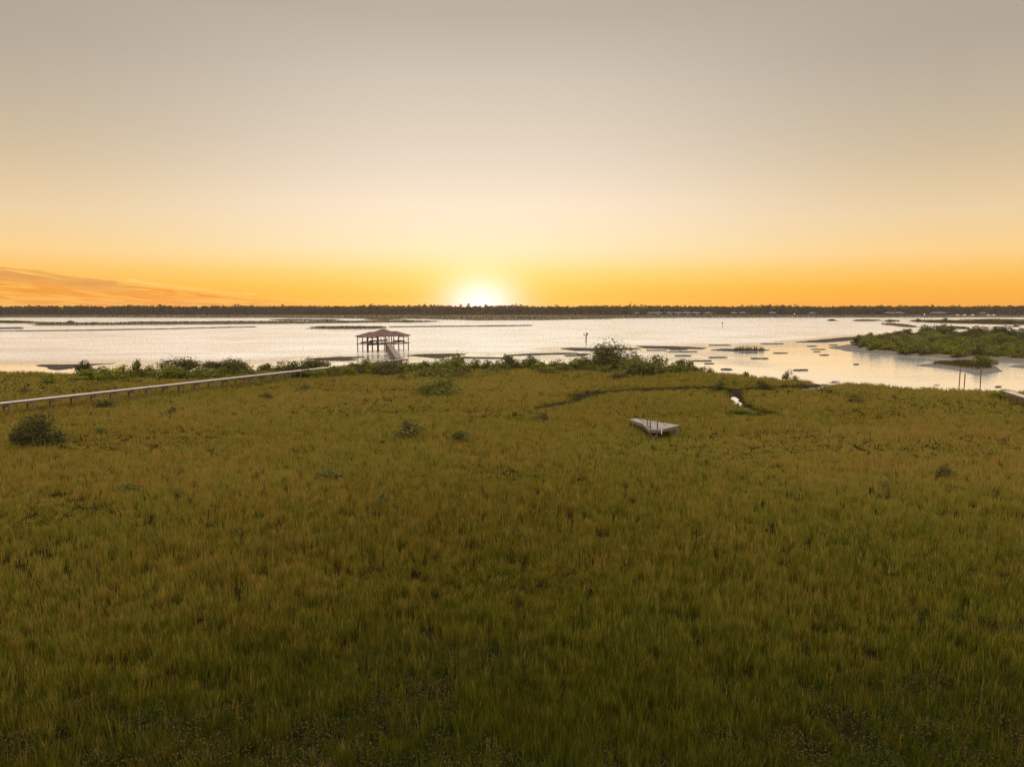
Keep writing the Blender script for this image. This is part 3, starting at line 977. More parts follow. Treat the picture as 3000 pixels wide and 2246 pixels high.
# bushes of the shoreline thicket: px, base y, width px, height px, mesh kind, leaf tone, zone
BH = 'behind the long boardwalk'
FR = 'in front of the long boardwalk'
RT = 'on the shore right of the walkway'
thicket = [
    (251, 1116, 72, 30, 'bush', 'bright', BH), (258, 1098, 58, 36, 'bush', 'dark', BH), (305, 1107, 56, 26, 'bush', 'mid', BH), (339, 1114, 54, 32, 'bush', 'bright', BH),
    (368, 1110, 54, 32, 'bush', 'bright', BH), (400, 1108, 34, 46, 'bush', 'mid', BH), (427, 1106, 62, 30, 'bush', 'mid', BH), (461, 1109, 60, 30, 'bush', 'mid', BH),
    (508, 1110, 72, 34, 'bush', 'bright', BH), (535, 1110, 62, 30, 'bush', 'mid', BH), (610, 1110, 72, 34, 'bush', 'mid', BH),
    (675, 1099, 72, 26, 'bush', 'bright', BH), (719, 1098, 54, 28, 'bush', 'mid', BH), (777, 1089, 54, 22, 'bush', 'mid', BH), (838, 1088, 78, 32, 'bush', 'dark', BH),
    (880, 1088, 50, 20, 'bush', 'mid', BH), (640, 1100, 60, 22, 'bush', 'bright', BH),
    (712, 1117, 78, 20, 'low', 'mid', FR), (762, 1113, 60, 18, 'low', 'mid', FR), (820, 1110, 70, 20, 'low', 'mid', FR), (860, 1109, 50, 18, 'bush', 'dark', FR),
    (899, 1108, 64, 28, 'bush', 'mid', FR), (926, 1108, 52, 24, 'bush', 'bright', FR), (953, 1106, 54, 28, 'bush', 'mid', FR), (982, 1104, 58, 28, 'bush', 'mid', FR),
    (1014, 1101, 62, 34, 'bush', 'bright', FR), (1041, 1096, 62, 32, 'bush', 'dark', FR), (1062, 1086, 58, 32, 'bush', 'dark', FR), (1087, 1095, 54, 30, 'bush', 'bright', FR),
    (1136, 1099, 90, 46, 'big', 'dark', FR), (1112, 1092, 56, 36, 'bush', 'dark', FR), (1168, 1096, 50, 26, 'bush', 'mid', FR),
    (1192, 1091, 58, 26, 'bush', 'mid', RT), (1212, 1086, 50, 28, 'bush', 'bright', RT), (1238, 1087, 56, 28, 'bush', 'mid', RT), (1270, 1084, 56, 26, 'bush', 'dark', RT),
    (1234, 1102, 44, 20, 'low', 'mid', RT), (1260, 1106, 72, 28, 'bush', 'mid', RT), (1306, 1082, 84, 34, 'bush', 'mid', RT), (1323, 1103, 104, 62, 'big', 'mid', RT),
    (1333, 1072, 48, 34, 'bush', 'dark', RT), (1356, 1094, 50, 38, 'bush', 'dark', RT), (1367, 1111, 32, 13, 'low', 'mid', RT), (1389, 1082, 50, 28, 'bush', 'bright', RT),
    (1425, 1084, 52, 26, 'bush', 'dark', RT), (1448, 1092, 66, 24, 'low', 'mid', RT), (1464, 1086, 62, 32, 'bush', 'mid', RT), (1492, 1080, 54, 40, 'bush', 'dark', RT),
    (1437, 1102, 32, 11, 'low', 'mid', RT), (1470, 1100, 22, 9, 'low', 'mid', RT), (1517, 1078, 62, 28, 'bush', 'mid', RT), (1566, 1076, 60, 32, 'bush', 'dark', RT),
    (1580, 1086, 54, 26, 'bush', 'bright', RT), (1604, 1097, 74, 26, 'low', 'mid', RT), (1634, 1078, 54, 26, 'bush', 'dark', RT), (1644, 1087, 52, 22, 'bush', 'mid', RT),
    (1685, 1087, 84, 34, 'bush', 'mid', RT), (1710, 1080, 64, 36, 'bush', 'dark', RT), (1738, 1090, 48, 24, 'low', 'bright', RT), (1822, 1109, 64, 24, 'low', 'grey', RT),
    (1865, 1100, 116, 54, 'big', 'mid', RT), (1850, 1086, 60, 44, 'bush', 'mid', RT), (1909, 1098, 74, 42, 'bush', 'dark', RT), (1924, 1082, 62, 36, 'bush', 'dark', RT),
    (1943, 1095, 72, 34, 'bush', 'mid', RT), (1977, 1092, 64, 32, 'bush', 'mid', RT), (2004, 1086, 54, 32, 'bush', 'dark', RT), (1780, 1092, 50, 22, 'low', 'mid', RT),
]
tone_word = {'bright': 'bright green', 'dark': 'dark green', 'mid': 'dull green', 'grey': 'grey-green'}
seen = {}
for b in sorted(thicket, key=lambda q: q[0]):
    shape = {'bush': 'leafy', 'low': 'low', 'big': 'broad'}[b[4]]
    seen.setdefault((b[5], shape, b[6]), []).append(b)
for (tone, shape, zone), lst in seen.items():
    for k, b in enumerate(lst):
        if len(lst) == 1:
            lab = 'the only %s %s bush %s' % (shape, tone_word[tone], zone)
        else:
            lab = '%s from left of %s %s bushes %s' % (ORD[k], shape, tone_word[tone], zone)
        place_bush('mangrove_bush', *b[:6], lab, 'bush', 'bushes of the shoreline thicket')

for args in [
    (519, 1100, 100, 48, 'tree', 'dark', 'dark spreading mangrove with a domed crown, tallest behind the boardwalk left half'),
    (627, 1098, 78, 38, 'tree', 'dark', 'dark open-crowned mangrove behind the boardwalk, left of its twin'),
    (685, 1097, 76, 44, 'tree', 'dark', 'dark ragged mangrove tree behind the boardwalk, right of its twin'),
    (923, 1088, 80, 40, 'tree', 'dark', 'dark sprawling mangrove where the boardwalk meets the water'),
]:
    place_bush('mangrove_tree', *args, 'tree', 'mangrove trees of the shoreline')
place_bush('mangrove_tree', 1790, 1084, 128, 80, 'dome', 'dark', 'largest rounded mangrove tree, rising above the whole shoreline thicket', 'tree', 'mangrove trees of the shoreline')

lone = [
    (141, 1119, 34, 24, 'bush', 'bright', 'small bright green bush alone in the grass at the far left'),
    (72, 1143, 24, 9, 'low', 'dark', 'tiny dark bush left of the small bright green bush'),
    (312, 1188, 62, 22, 'low', 'grey', 'grey-green shrub under the boardwalk beside its posts'),
    (498, 1204, 30, 16, 'low', 'dark', 'small dark tuft-like bush alone right of the shrub under the boardwalk'),
    (116, 1294, 92, 74, 'big', 'dark', 'big dark bush in the left foreground grass, largest off the shore'),
    (62, 1298, 44, 44, 'bush', 'dark', 'dark side clump against the left flank of the big foreground bush'),
    (172, 1288, 48, 34, 'low', 'mid', 'ragged green side clump against the right flank of the big foreground bush'),
    (297, 1262, 34, 15, 'low', 'mid', 'little green bush a short way right of the big dark foreground bush'),
    (760, 1129, 30, 13, 'low', 'mid', 'low bush in the grass just in front of the boardwalk thicket'),
    (896, 1137, 34, 16, 'low', 'mid', 'little rounded bush in open grass left of the broad dome bush'),
    (782, 1162, 36, 18, 'low', 'dark', 'dark small bush, nearest of three dotted before the boardwalk thicket'),
    (1177, 1109, 42, 18, 'low', 'grey', 'pale grey-green shrub standing just before the walkway corner'),
    (1289, 1152, 132, 52, 'big', 'mid', 'broad dome-shaped bush standing in the grass before the thicket'),
    (1197, 1274, 80, 40, 'bush', 'grey', 'grey-green bush in mid field, larger of a pair'),
    (1347, 1287, 64, 28, 'bush', 'grey', 'grey-green bush in mid field, smaller of a pair'),
    (965, 1400, 84, 42, 'low', 'grey', 'pale sprawling shrub in the grass, left of the darker low shrub'),
    (1121, 1464, 66, 28, 'low', 'grey', 'low shrub in the grass, nearest the camera of the pale ones'),
    (370, 1432, 58, 22, 'low', 'grey', 'pale low shrub in the left foreground grass'),
    (2772, 1388, 52, 26, 'bush', 'dark', 'dark green bush alone in the grass at the right side'),
    (2107, 1141, 38, 22, 'bush', 'dark', 'dark bush on the creek bank beside the little pool'),
    (2236, 1136, 46, 20, 'bush', 'dark', 'dark rounded bush on the creek bank right of the pool'),
    (1591, 1224, 42, 20, 'low', 'dark', 'dark low bush at the left end of the creek'),
    (2165, 1205, 80, 12, 'low', 'mid', 'spreading low green shrub on the near side of the pool'),
    (2508, 1178, 44, 14, 'low', 'dark', 'dark low shrub in a hollow right of the creek mouth'),
    (2935, 1162, 66, 16, 'low', 'bright', 'green low shrub at the end of the right-hand walkway'),
    (2305, 1104, 34, 20, 'tuft', 'dry', 'dry sparse shrub at the tip of the grassy point'),
    (2334, 1112, 28, 13, 'tuft', 'dry', 'dry little shrub at the muddy edge of the point'),
    (2188, 1100, 24, 14, 'tuft', 'dark', 'small dark sprig on the shore left of the grassy point'),
    (2052, 1084, 40, 17, 'tuft', 'dry', 'thin dry shrub at the right end of the shoreline thicket'),
    (2080, 1088, 32, 13, 'tuft', 'dry', 'smaller dry shrub just past the end of the thicket'),
    (2025, 1086, 50, 22, 'low', 'mid', 'low green bush closing the right end of the thicket'),
]
for b in lone:
    place_bush('marsh_shrub', *b[:6], b[6], 'shrub', 'lone shrubs of the marsh', lift=True)

# pale flowering sprigs dotted in the grass: nothing tells them apart
for (a, b, c, d_) in [(530, 1541, 24, 14), (694, 1548, 34, 26), (660, 1560, 20, 12), (845, 1540, 22, 20), (338, 1545, 26, 16), (550, 1398, 14, 12), (497, 1447, 16, 10),
                      (780, 1472, 18, 14), (930, 1470, 30, 14), (990, 1475, 20, 10), (2061, 1580, 32, 18), (1896, 1508, 28, 16), (665, 1345, 18, 10), (1760, 1318, 30, 12),
                      (790, 1372, 14, 8), (1420, 1340, 26, 10), (1010, 1330, 26, 10), (560, 1300, 22, 10), (770, 1320, 28, 14), (2060, 1360, 40, 12), (2180, 1400, 40, 12), (2440, 1350, 46, 12),
                      (2900, 1330, 44, 14), (2600, 1420, 50, 14)]:
    place_bush('pale_sprig', a, b, c, d_, 'tuft', 'grey', 'small pale grey-green sprig dotted among the taller grass', 'plant', 'pale sprigs in the grass', lift=True)

# the thicket of the right-hand island
cnt = 0
Pn = np.array(ISL_P)
rr = np.random.default_rng(11)
spots = []
while len(spots) < 180 and cnt < 60000:
    cnt += 1
    px, py = 2495 + rr.random() * 620, 979 + rr.random() * 80
    x, y = at(px, py, 0.6)
    sd = poly_sdf(np.array([x]), np.array([y]), ISL_P)[0]
    if sd < 0.7:
        continue
    if 2600 < px < 2720 and 985 < py < 992:      # the gap with a glint of water
        continue
    if px > 2840 and 1006 < py < 1024 and rr.random() < 0.8:
        continue
    if any((x - q[0]) ** 2 + ((y - q[1]) * 0.6) ** 2 < 2.3 ** 2 for q in spots):
        continue
    spots.append((x, y))
for (x, y) in spots:
    front = y < 262
    tone = rr.choice(['mid', 'bright', 'dark', 'mid'], p=[0.38, 0.22, 0.18, 0.22])
    wm, hm = 4.4 + 2.6 * rr.random(), 1.7 + 1.5 * rr.random()
    k = F / math.hypot(x, y) / 1.015
    lab = 'rounded %s bush in the dense thicket of the right-hand island' % tone_word[tone]
    place_bush('mangrove_bush', 0, 0, wm * k, hm * k, 'bush', tone, lab, 'bush', 'bushes of the right-hand island', z=0.6, xy=(x, y))
for a, b, c, d_, lab in [(2548, 986, 20, 10, 'tiny dark bush alone on the sand spit left of the island'), (2655, 982, 36, 16, 'dark bush at the back edge of the island, left half'),
                         (2724, 978, 56, 20, 'broad dark bush at the back of the right-hand island, left of the tallest'),
                         (2762, 980, 50, 28, 'tallest dark bush at the back of the right-hand island'),
                         (2855, 981, 50, 22, 'round dark bush at the back of the island, left of the widest dome'),
                         (2896, 983, 62, 25, 'widest domed dark bush at the back of the right-hand island'),
                         (2950, 985, 60, 22, 'dark bush at the back of the island near the right edge')]:
    place_bush('mangrove_bush', a, b, c, d_, 'bush', 'dark' if 'dark' in lab else 'mid', lab, 'bush', 'bushes of the right-hand island', z=0.5)
place_bush('mangrove_bush', 2881, 1070, 60, 24, 'bush', 'mid', 'single green bush on the small grassy spit before the island', 'bush', z=0.5)
for a, b, c, d_, lab in [(2436, 939, 16, 5, 'tiny bush on the leftmost islet of the far right water'), (2606, 942, 10, 6, 'tiny bush on the middle islet far right'),
                         (2688, 942, 14, 10, 'round tiny tree at the left end of the long far islet'), (2725, 943, 24, 7, 'low bush on the long far islet, left part'),
                         (2768, 942, 14, 10, 'taller tiny bush on the long far islet'), (2890, 942, 60, 6, 'wide low bush on the long far islet'),
                         (2960, 947, 50, 9, 'wide bush near the right end of the long far islet'), (207, 946, 20, 8, 'tiny dark bush on the left far islet'),
                         (273, 948, 8, 6, 'tiny sprig on the left far islet'), (45, 945, 36, 5, 'flat bush on the far left islet'), (1004, 945, 30, 6, 'low bush on the far islet left of the boathouse roof'),
                         (1190, 943, 40, 6, 'low bush on the far islet right of the boathouse roof'), (2976, 956, 16, 4, 'tiny bush on the small islet near the right edge')]:
    place_bush('islet_bush', a, b, c, d_, 'low', 'dark', lab, 'bush', 'bushes on the far islets', z=0.4)

# reeds on a mud islet
n = 420
px_ = 2150 + 90 * rng.random(n)
xy = np.array([at(p_, 1025 + 2.0 * (rng.random() - 0.5), 0.25) for p_ in px_])
me = blade_mesh('reeds', np.column_stack([xy, np.full(n, 0.2)]), 0.7 + 1.5 * rng.random(n) * np.sin((px_ - 2150) / 90 * 3.1416) ** 0.5, np.full(n, 0.09), rng.random(n) * 3.14,
                0.5 * rng.random(n), rng.random(n) * 6.28, 0.5 + 0.5 * rng.random(n))
tag(link('reeds', me, M['isle_grass']), 'brown reeds standing on a thin mud bar in the water', 'reeds', kind='stuff')

# low succulent ground cover and dead stalks nearest the camera
n = 330000
u = rng.random(n)
d = 15 + u * 32
a = R(43) * (2 * rng.random(n) - 1)
x, y = d * np.sin(a), d * np.cos(a)
k = rng.random(n) < cover_mask(x, y) * (0.25 + 1.1 * fnoise(x, y, 0.8, 91, 2))
x, y = x[k], y[k]
n = len(x)
hz = 0.12 + 0.5 * fnoise(x, y, 0.9, 95, 2) * (0.5 + 0.6 * rng.random(n))
P = np.stack([x, y, GZ + hz], 1)
tint = np.clip(0.05 + 0.55 * fnoise(x, y, 3.2, 97) + 0.22 * rng.standard_normal(n), 0, 1)
me = leaf_cloud('ground_cover', P, rng.standard_normal((n, 3)) + np.array([0, 0, 0.8]), 0.024 + 0.034 * rng.random(n), tint, 0.6)
tag(link('ground_cover', me, M['cover']), 'low reddish and grey-green ground cover at the near edge', 'ground cover', kind='stuff')

# ------------------------------------------------------------------ forest of the far shore
NTREE = 3600
fx = rng.random(NTREE) * 2500 - 1250
fy = 1178 + rng.random(NTREE) ** 1.3 * 130
th = 14.0 + 2.6 * (fnoise(fx, fy * 0.3, 70, 131) - 0.5) * 2 + 1.2 * (fnoise(fx, fy * 0.3, 16, 133) - 0.5) * 2 + 0.9 * np.abs(rng.standard_normal(NTREE)) ** 1.4 - 1.0 * sst(fx, 100, 800)
th = np.clip(th, 10, 19.0)
th = np.where((fx > 430) & (fx < 470), th + 2.0, th)
nq = 76
ti = np.repeat(np.arange(NTREE), nq)
v = rng.standard_normal((len(ti), 3))
v /= np.linalg.norm(v, axis=1, keepdims=True)
cr = (2.2 + 1.6 * rng.random(NTREE))[ti]
q = rng.random(len(ti)) ** 0.7
cz = th[ti] * (0.30 + 0.66 * q)
rad = cr * (0.35 + 0.75 * np.sin(np.clip(q, 0, 1) * 2.6 + 0.35))
P = np.stack([fx[ti] + v[:, 0] * rad, fy[ti] + v[:, 1] * rad, 1.3 + cz + v[:, 2] * 0.8], 1)
tint = np.clip(0.32 + 0.28 * rng.random(NTREE)[ti] + 0.09 * rng.standard_normal(len(ti)), 0, 0.86)
size = 0.45 + 0.6 * rng.random(len(ti))
# understorey and scrub along the foot of the wood
nu = 34000
ux = rng.random(nu) * 2500 - 1250
uy = 1168 + rng.random(nu) * 30
uz = 1.3 + rng.random(nu) * (3.0 + 6.0 * sst(uy, 1172, 1190))
nf = 60000
vx = rng.random(nf) * 2500 - 1250
vy = 1205 + rng.random(nf) * 70
vz = 1.5 + rng.random(nf) * 12.3
ux, uy, uz = np.concatenate([ux, vx]), np.concatenate([uy, vy]), np.concatenate([uz, vz])
nu += nf
P2 = np.stack([ux, uy, uz], 1)
P = np.concatenate([P, P2])
tint = np.concatenate([tint, np.clip(0.25 + 0.3 * fnoise(ux, uy, 14, 137) + 0.12 * rng.standard_normal(nu), 0, 0.8)])
size = np.concatenate([size, 0.6 + 0.8 * rng.random(nu - nf), 0.9 + 0.9 * rng.random(nf)])
me1 = leaf_cloud('forest', P, rng.standard_normal((len(P), 3)) + np.array([0, -0.4, 0.4]), size, tint, 0.7)
o = link('forest', me1, M['forest'])
tag(o, 'dark pine forest along the far shore under the sunset', 'forest', kind='stuff')
# trunks belong to the same wood
sel = np.where(fy < 1205)[0]
mbt = MB()
for k in sel:
    r0 = 0.16 + 0.12 * random.random()
    mbt.cyl((fx[k], fy[k] - 1.5, 0.8), (fx[k] + random.uniform(-.4, .4), fy[k] - 1.5, th[k] * 0.85), r0, r0 * 0.5, 4)
tr = mbt.build('trunk', M['pine_bark'], o)
tr['kind'] = 'stuff'

# pines that stand above the crest of the wood
pv = []
for k in range(4):
    r = np.random.default_rng(900 + k)
    n = 420
    q = r.random(n)
    lay = np.floor(q * 7)
    ang = lay * 2.1 + r.standard_normal(n) * 0.5
    rr_ = (0.22 - 0.02 * lay) * r.random(n) ** 0.5 * 1.3
    P = np.stack([np.cos(ang) * rr_, np.sin(ang) * rr_, 0.52 + 0.48 * (lay + 0.5 * r.random(n)) / 7], 1)
    crown = leaf_cloud('crown', P, r.standard_normal((n, 3)) + np.array([0, 0, 0.6]), 0.025 + 0.03 * r.random(n), 0.3 + 0.4 * r.random(n), 0.7)
    crown.materials.append(M['forest'])
    mbp = MB()
    mbp.cyl((0, 0, -0.02), (0.01, 0, 0.9), 0.014, 0.005, 7)
    for lyr in range(7):
        a0 = lyr * 2.1
        mbp.cyl((0, 0, 0.52 + lyr * 0.065), (math.cos(a0) * 0.16, math.sin(a0) * 0.16, 0.56 + lyr * 0.065), 0.005, 0.002, 4)
    pv.append((crown, mbp.mesh('trunk')))
pines = [(1087, 889, 'tall pine above the treeline, straight over the boathouse roof'), (1372, 888.5, 'tall pine just left of the setting sun'),
         (1350, 890, 'shorter pine a little left of the setting sun'), (1425, 891, 'pine crown right in front of the setting sun'),
         (470, 890.5, 'pine rising above the left treeline near the cloud'), (380, 891, 'pine above the left treeline, left of its twin'),
         (1525, 891, 'pine just above the crest right of the sun'), (2232, 891.5, 'broad pine, tallest above the right treeline'),
         (2255, 892.5, 'second pine beside the broad tall pine on the right'), (700, 890.5, 'lone pine above the treeline where the cloud ends'),
         (2530, 895, 'pine above the treeline over the right-hand island tip'), (2960, 893, 'pine above the treeline at the right edge'),
         (1630, 891.5, 'pine above the crest well right of the sun'), (830, 891, 'pine above the treeline left of the boathouse')]
for k, (a, b, lab) in enumerate(pines):
    Yp = 1185.0
    ztop = CAM_H + (897 - b) / F * Yp
    e = empty('pine_tree', (at_y(a, Yp), Yp, 1.2), 0, lab, 'tree', 'pines above the treeline')
    cm, tm = pv[k % 4]
    for nm, mm, mt in (('crown', cm, None), ('trunk', tm, M['pine_bark'])):
        c_ = link(nm, mm, mt, e)
        c_.scale = (ztop - 1.2,) * 3
        c_.rotation_euler = (0, 0, k * 1.3)

# ------------------------------------------------------------------ houses of the far shore
YH = 1158.0


def house(px, wpx, tone, roof, label, bay=True, h=3.6, rise=1.7, z=1.4):
    wm = wpx * YH / F
    e = empty('house', (at_y(px, YH), YH, z), 0, label, 'house', 'houses along the far shore')
    MB().box((0, 0, h / 2), (wm, 8, h)).build('wall', M[tone], e)
    rm = MB().hip(wm / 2 + 0.6, 4.6, h + 0.19, rise, max(0.3, wm / 2 - 3.6)).build('roof', M[roof], e)
    if bay:
        MB().box((wm * 0.02, -4.4, h * 0.48), (max(1.8, wm * 0.2), 0.9, h * 0.96)).build('porch', M['house_white'], e)
    for sx in ((-0.33, 0.34) if bay else (-0.3, 0, 0.3)):
        f = MB().box((sx * wm, -4.03, h * 0.58), (max(1.0, wm * 0.14), 0.1, 1.3)).build('window', M['house_white'], e)
        MB().box((sx * wm, -4.09, h * 0.58), (max(0.8, wm * 0.14 - 0.25), 0.06, 1.05)).build('pane', M['glass'], f)
    return e


for args in [
    (1866, 14, 'house_wall', 'house_roof', 'small grey-roofed house, leftmost of the far shore row', False),
    (1904, 14, 'house_wall_pale', 'house_roof', 'narrow pale house second in the far shore row', False),
    (1926, 28, 'house_wall', 'house_roof', 'wide grey-roofed house with white porch, left of the long row', True),
    (1961, 18, 'house_wall_pale', 'house_roof', 'pale house at the left end of the tight row', False),
    (1985, 25, 'house_wall', 'house_roof', 'grey-roofed house with white porch, left of three alike', True),
    (2012, 25, 'house_wall', 'house_roof', 'grey-roofed house with white porch, middle of three alike', True),
    (2039, 25, 'house_wall', 'house_roof', 'grey-roofed house with white porch, right of three alike', True),
    (2074, 20, 'house_wall_pale', 'house_roof', 'pale house standing just right of the tight row', False),
    (2150, 16, 'house_wall', 'house_roof', 'grey-roofed house behind the distant channel marker, left of a pair', False),
    (2175, 18, 'house_wall', 'house_roof', 'grey-roofed house behind the distant channel marker, right of a pair', False),
    (2262, 20, 'house_wall', 'house_roof', 'dim grey house left of the thin pole in the water', False),
    (2380, 16, 'house_wall_pale', 'house_roof', 'small pale house right of the thin pole in the water', False),
    (2606, 26, 'house_wall', 'house_roof', 'dim house among trees over the island tip, left of a pair', False),
    (2634, 26, 'house_wall', 'house_roof', 'dim house among trees over the island tip, right of a pair', False),
    (2748, 42, 'house_wall', 'house_roof', 'widest pale-roofed house on the far shore above the island', False),
    (2879, 12, 'house_wall_pale', 'house_roof_red', 'small white house with a red roof on the far shore', False),
]:
    house(*args)
for k, (a, lab) in enumerate([(2805, 'small white boat moored left of the red-roofed house'), (2826, 'small white boat moored nearest left of the red-roofed house'),
                              (2850, 'white boat moored just left of the red roof'), (2896, 'white boat moored just right of the red roof'),
                              (2912, 'white boat moored farthest right of the red-roofed house')]):
    e = empty('moored_boat', (at_y(a, 1120), 1120, 1.0), 0, lab, 'boat', 'boats moored on the far shore')
    MB().add([(-3.2, -1, 1.1), (2.2, -1.1, 1.1), (3.8, 0, 1.35), (2.2, 1.1, 1.1), (-3.2, 1, 1.1), (-3, -.7, 0), (1.8, -.8, 0), (2.9, 0, 0.1), (1.8, .8, 0), (-3, .7, 0)],
             [(0, 1, 2, 3, 4), (9, 8, 7, 6, 5), (0, 5, 6, 1), (1, 6, 7, 2), (2, 7, 8, 3), (3, 8, 9, 4), (4, 9, 5, 0)]).build('hull', M['white'], e)
    MB().box((-0.3, 0, 1.9), (2.0, 1.5, 1.55)).build('cabin', M['white'], e)
for a, b, lab in [(2327, 918.5, 'lit lamp on the far shore left of the small pale house'), (2708, 920.5, 'lit lamp on the far shore left of the widest house')]:
    Yl = 1135.0
    zt = CAM_H - (b - 897) / F * Yl
    e = empty('shore_lamp', (at_y(a, Yl), Yl, 1.0), 0, lab, 'lamp', 'lit lamps of the far shore')
    MB().cyl((0, 0, 0), (0, 0, zt - 1.0), 0.08, 0.06, 6).build('pole', M['steel_dark'], e)
    MB().cyl((0, 0, zt - 1.2), (0, 0, zt - 0.6), 0.35, 0.25, 8).build('lantern', M['lamp'], e)
e = empty('radio_mast', (at_y(1848.5, 1500), 1500, 1.0), 0, 'thin radio mast rising above the treeline', 'mast')
zt = CAM_H + (897 - 883) / F * 1500
for sx, sy in ((-.4, -.4), (.4, -.4), (0, .45)):
    MB().cyl((sx, sy, 0), (sx * .6, sy * .6, zt - 1), 0.09, 0.06, 5).build('leg', M['steel_dark'], e)
mbx = MB()
for k in range(12):
    z0, z1 = k * zt / 12.5, (k + 1) * zt / 12.5
    mbx.bar((-.38, -.38, z0), (.3, -.3, z1), .07, .07).bar((.38, -.38, z0), (0, .4, z1), .07, .07)
mbx.build('bracing', M['steel_dark'], e)
MB().box((0, 0, zt - 2.4), (1.6, 1.2, 1.6)).build('antenna', M['steel_dark'], e)

# ------------------------------------------------------------------ boardwalk
DZ, BD = 2.25, 2.75
p_left, p_corner = Vector((-78.9, 83.5, 0)), Vector((-27.9, 178.5, 0))
p_left = Vector((*at(0, 1180, DZ), 0))
p_corner = Vector((*at(1176, 1052, DZ), 0))
p_house = Vector((*at(1140, 1004.5, BD), 0))
dirn = (p_corner - p_left).normalized()
p_left = p_left - dirn * 26
e = empty('boardwalk', (p_left.x, p_left.y, 0), math.atan2(dirn.y, dirn.x),
          'long pale timber boardwalk crossing the marsh and turning out to the boathouse', 'boardwalk')
L1 = (p_corner - p_left).length
WD = 1.5
MB().box((L1 / 2 - 0.8, 0, DZ - 0.03), (L1 - 1.6, WD, 0.06)).build('deck', M['plank'], e)
for sy in (-1, 1):
    MB().box((L1 / 2 - 0.8, sy * (WD / 2 - 0.09), DZ - 0.195), (L1 - 1.6, 0.09, 0.265)).build('stringer', M['beam'], e)
pm = MB().box((0, 0, 0), (0.17, 0.17, 3.0)).mesh('post')
pm.materials.append(M['post'])
ns = int((L1 - 3) / 3.2)
for k in range(ns):
    x0 = 1.2 + k * 3.2
    for sy in (-1, 1):
        po = link('post', pm, None, e)
        po.location = (x0, sy * (WD / 2 + 0.01), DZ - 0.09 - 1.5)
        po.rotation_euler = (random.uniform(-.02, .02), random.uniform(-.02, .02), 0)
    MB().box((x0 + 0.16, 0, DZ - 0.43), (0.09, WD + 0.3, 0.2)).build('crossbeam', M['beam'], e)
    if k % 2 == 0:
        MB().bar((x0 - 0.13, WD / 2 + 0.01, 1.45), (x0 - 0.13, -WD / 2 + 0.1, DZ - 0.5), 0.06, 0.13).build('brace', M['post'], e)
# landing at the bend
ln = Vector(((p_house - p_corner).normalized()))
ang2 = math.atan2(ln.y, ln.x) - math.atan2(dirn.y, dirn.x)
MB().box((L1 - 0.1, 0.0, DZ - 0.026), (2.6, 2.5, 0.06)).build('landing', M['plank_brown'], e)
MB().box((L1 - 0.1, -1.3, DZ - 0.2), (2.6, 0.08, 0.3)).box((L1 + 1.24, 0.0, DZ - 0.2), (0.08, 2.52, 0.3)).build('skirt', M['beam'], e)
for sx in (-1.1, 1.0):
    for sy in (-1.1, 1.1):
        po = link('post', pm, None, e)
        po.location = (L1 - 0.1 + sx, sy, DZ - 1.62)
# second run, out to the boathouse
loc2 = Vector((L1 + 0.2, 0.6, 0))
A2 = Matrix.Rotation(ang2, 4, 'Z')
L2 = (p_house - p_corner).length
SLOPE = math.atan((BD - DZ) / L2)
for (nm, mb_, mt) in [
    ('deck', MB().box((L2 / 2 + 0.6, 0, DZ - 0.022), (L2 + 0.2, 1.7, 0.06)), M['plank_brown']),
    ('stringer', MB().box((L2 / 2 + 0.6, 0.77, DZ - 0.19), (L2 + 0.2, 0.09, 0.265)), M['beam']),
    ('stringer', MB().box((L2 / 2 + 0.6, -0.77, DZ - 0.19), (L2 + 0.2, 0.09, 0.265)), M['beam']),
]:
    o_ = mb_.build(nm, mt, e)
    o_.location = loc2
    o_.rotation_euler = (0, -SLOPE, ang2)
ms = MB()
k = 0
x0 = 1.2
while x0 < L2:
    ms.box((x0, 0.90, 1.36 + 0.05 * ((k * 7) % 3)), (0.17, 0.04, 1.5))
    x0 += 0.30
    k += 1
o_ = ms.build('screen', M['pile'], e)
o_.location = loc2
o_.rotation_euler = (0, -SLOPE, ang2)
k = 0
x0 = 3.5
while x0 < L2 - 1:
    for sy in (-1, 1):
        po = link('post', pm, None, e)
        q = A2 @ Vector((x0, sy * 0.72, 0))
        po.location = (loc2.x + q.x, loc2.y + q.y, DZ - 1.64)
        po.rotation_euler = (0, 0, ang2)
    x0 += 3.0

# ------------------------------------------------------------------ boathouse
BA = R(44)
e = empty('boathouse', (-46.6, 257.2, 0), BA, 'open boathouse on stilts with a red-brown hipped roof, standing in the river', 'boathouse')
EZ = 5.42
MB().hip(9.5, 3.75, EZ, 1.45, 5.8, 0.2).hip(5.5, 4.15, EZ + 0.02, 2.36, 0.65, 0.24).build('roof', M['roof'], e)
cap = MB()
for (hu, hv, rise, ridge, z0) in ((9.5, 3.75, 1.45, 5.8, EZ), (5.5, 4.15, 2.36, 0.65, EZ + 0.02)):
    for sx in (-1, 1):
        for sy in (-1, 1):
            cap.bar((sx * hu, sy * hv, z0 + 0.02), (sx * ridge, 0, z0 + rise + 0.02), 0.22, 0.06)
    cap.bar((-ridge, 0, z0 + rise + 0.03), (ridge, 0, z0 + rise + 0.03), 0.24, 0.06)
o_ = cap.build('ridge_cap', M['roof'], e)
bpost = MB().cyl((0, 0, -1.5), (0, 0, EZ - 0.26), 0.19, 0.155, 9).mesh('post')
bpost.materials.append(M['pile_red'])
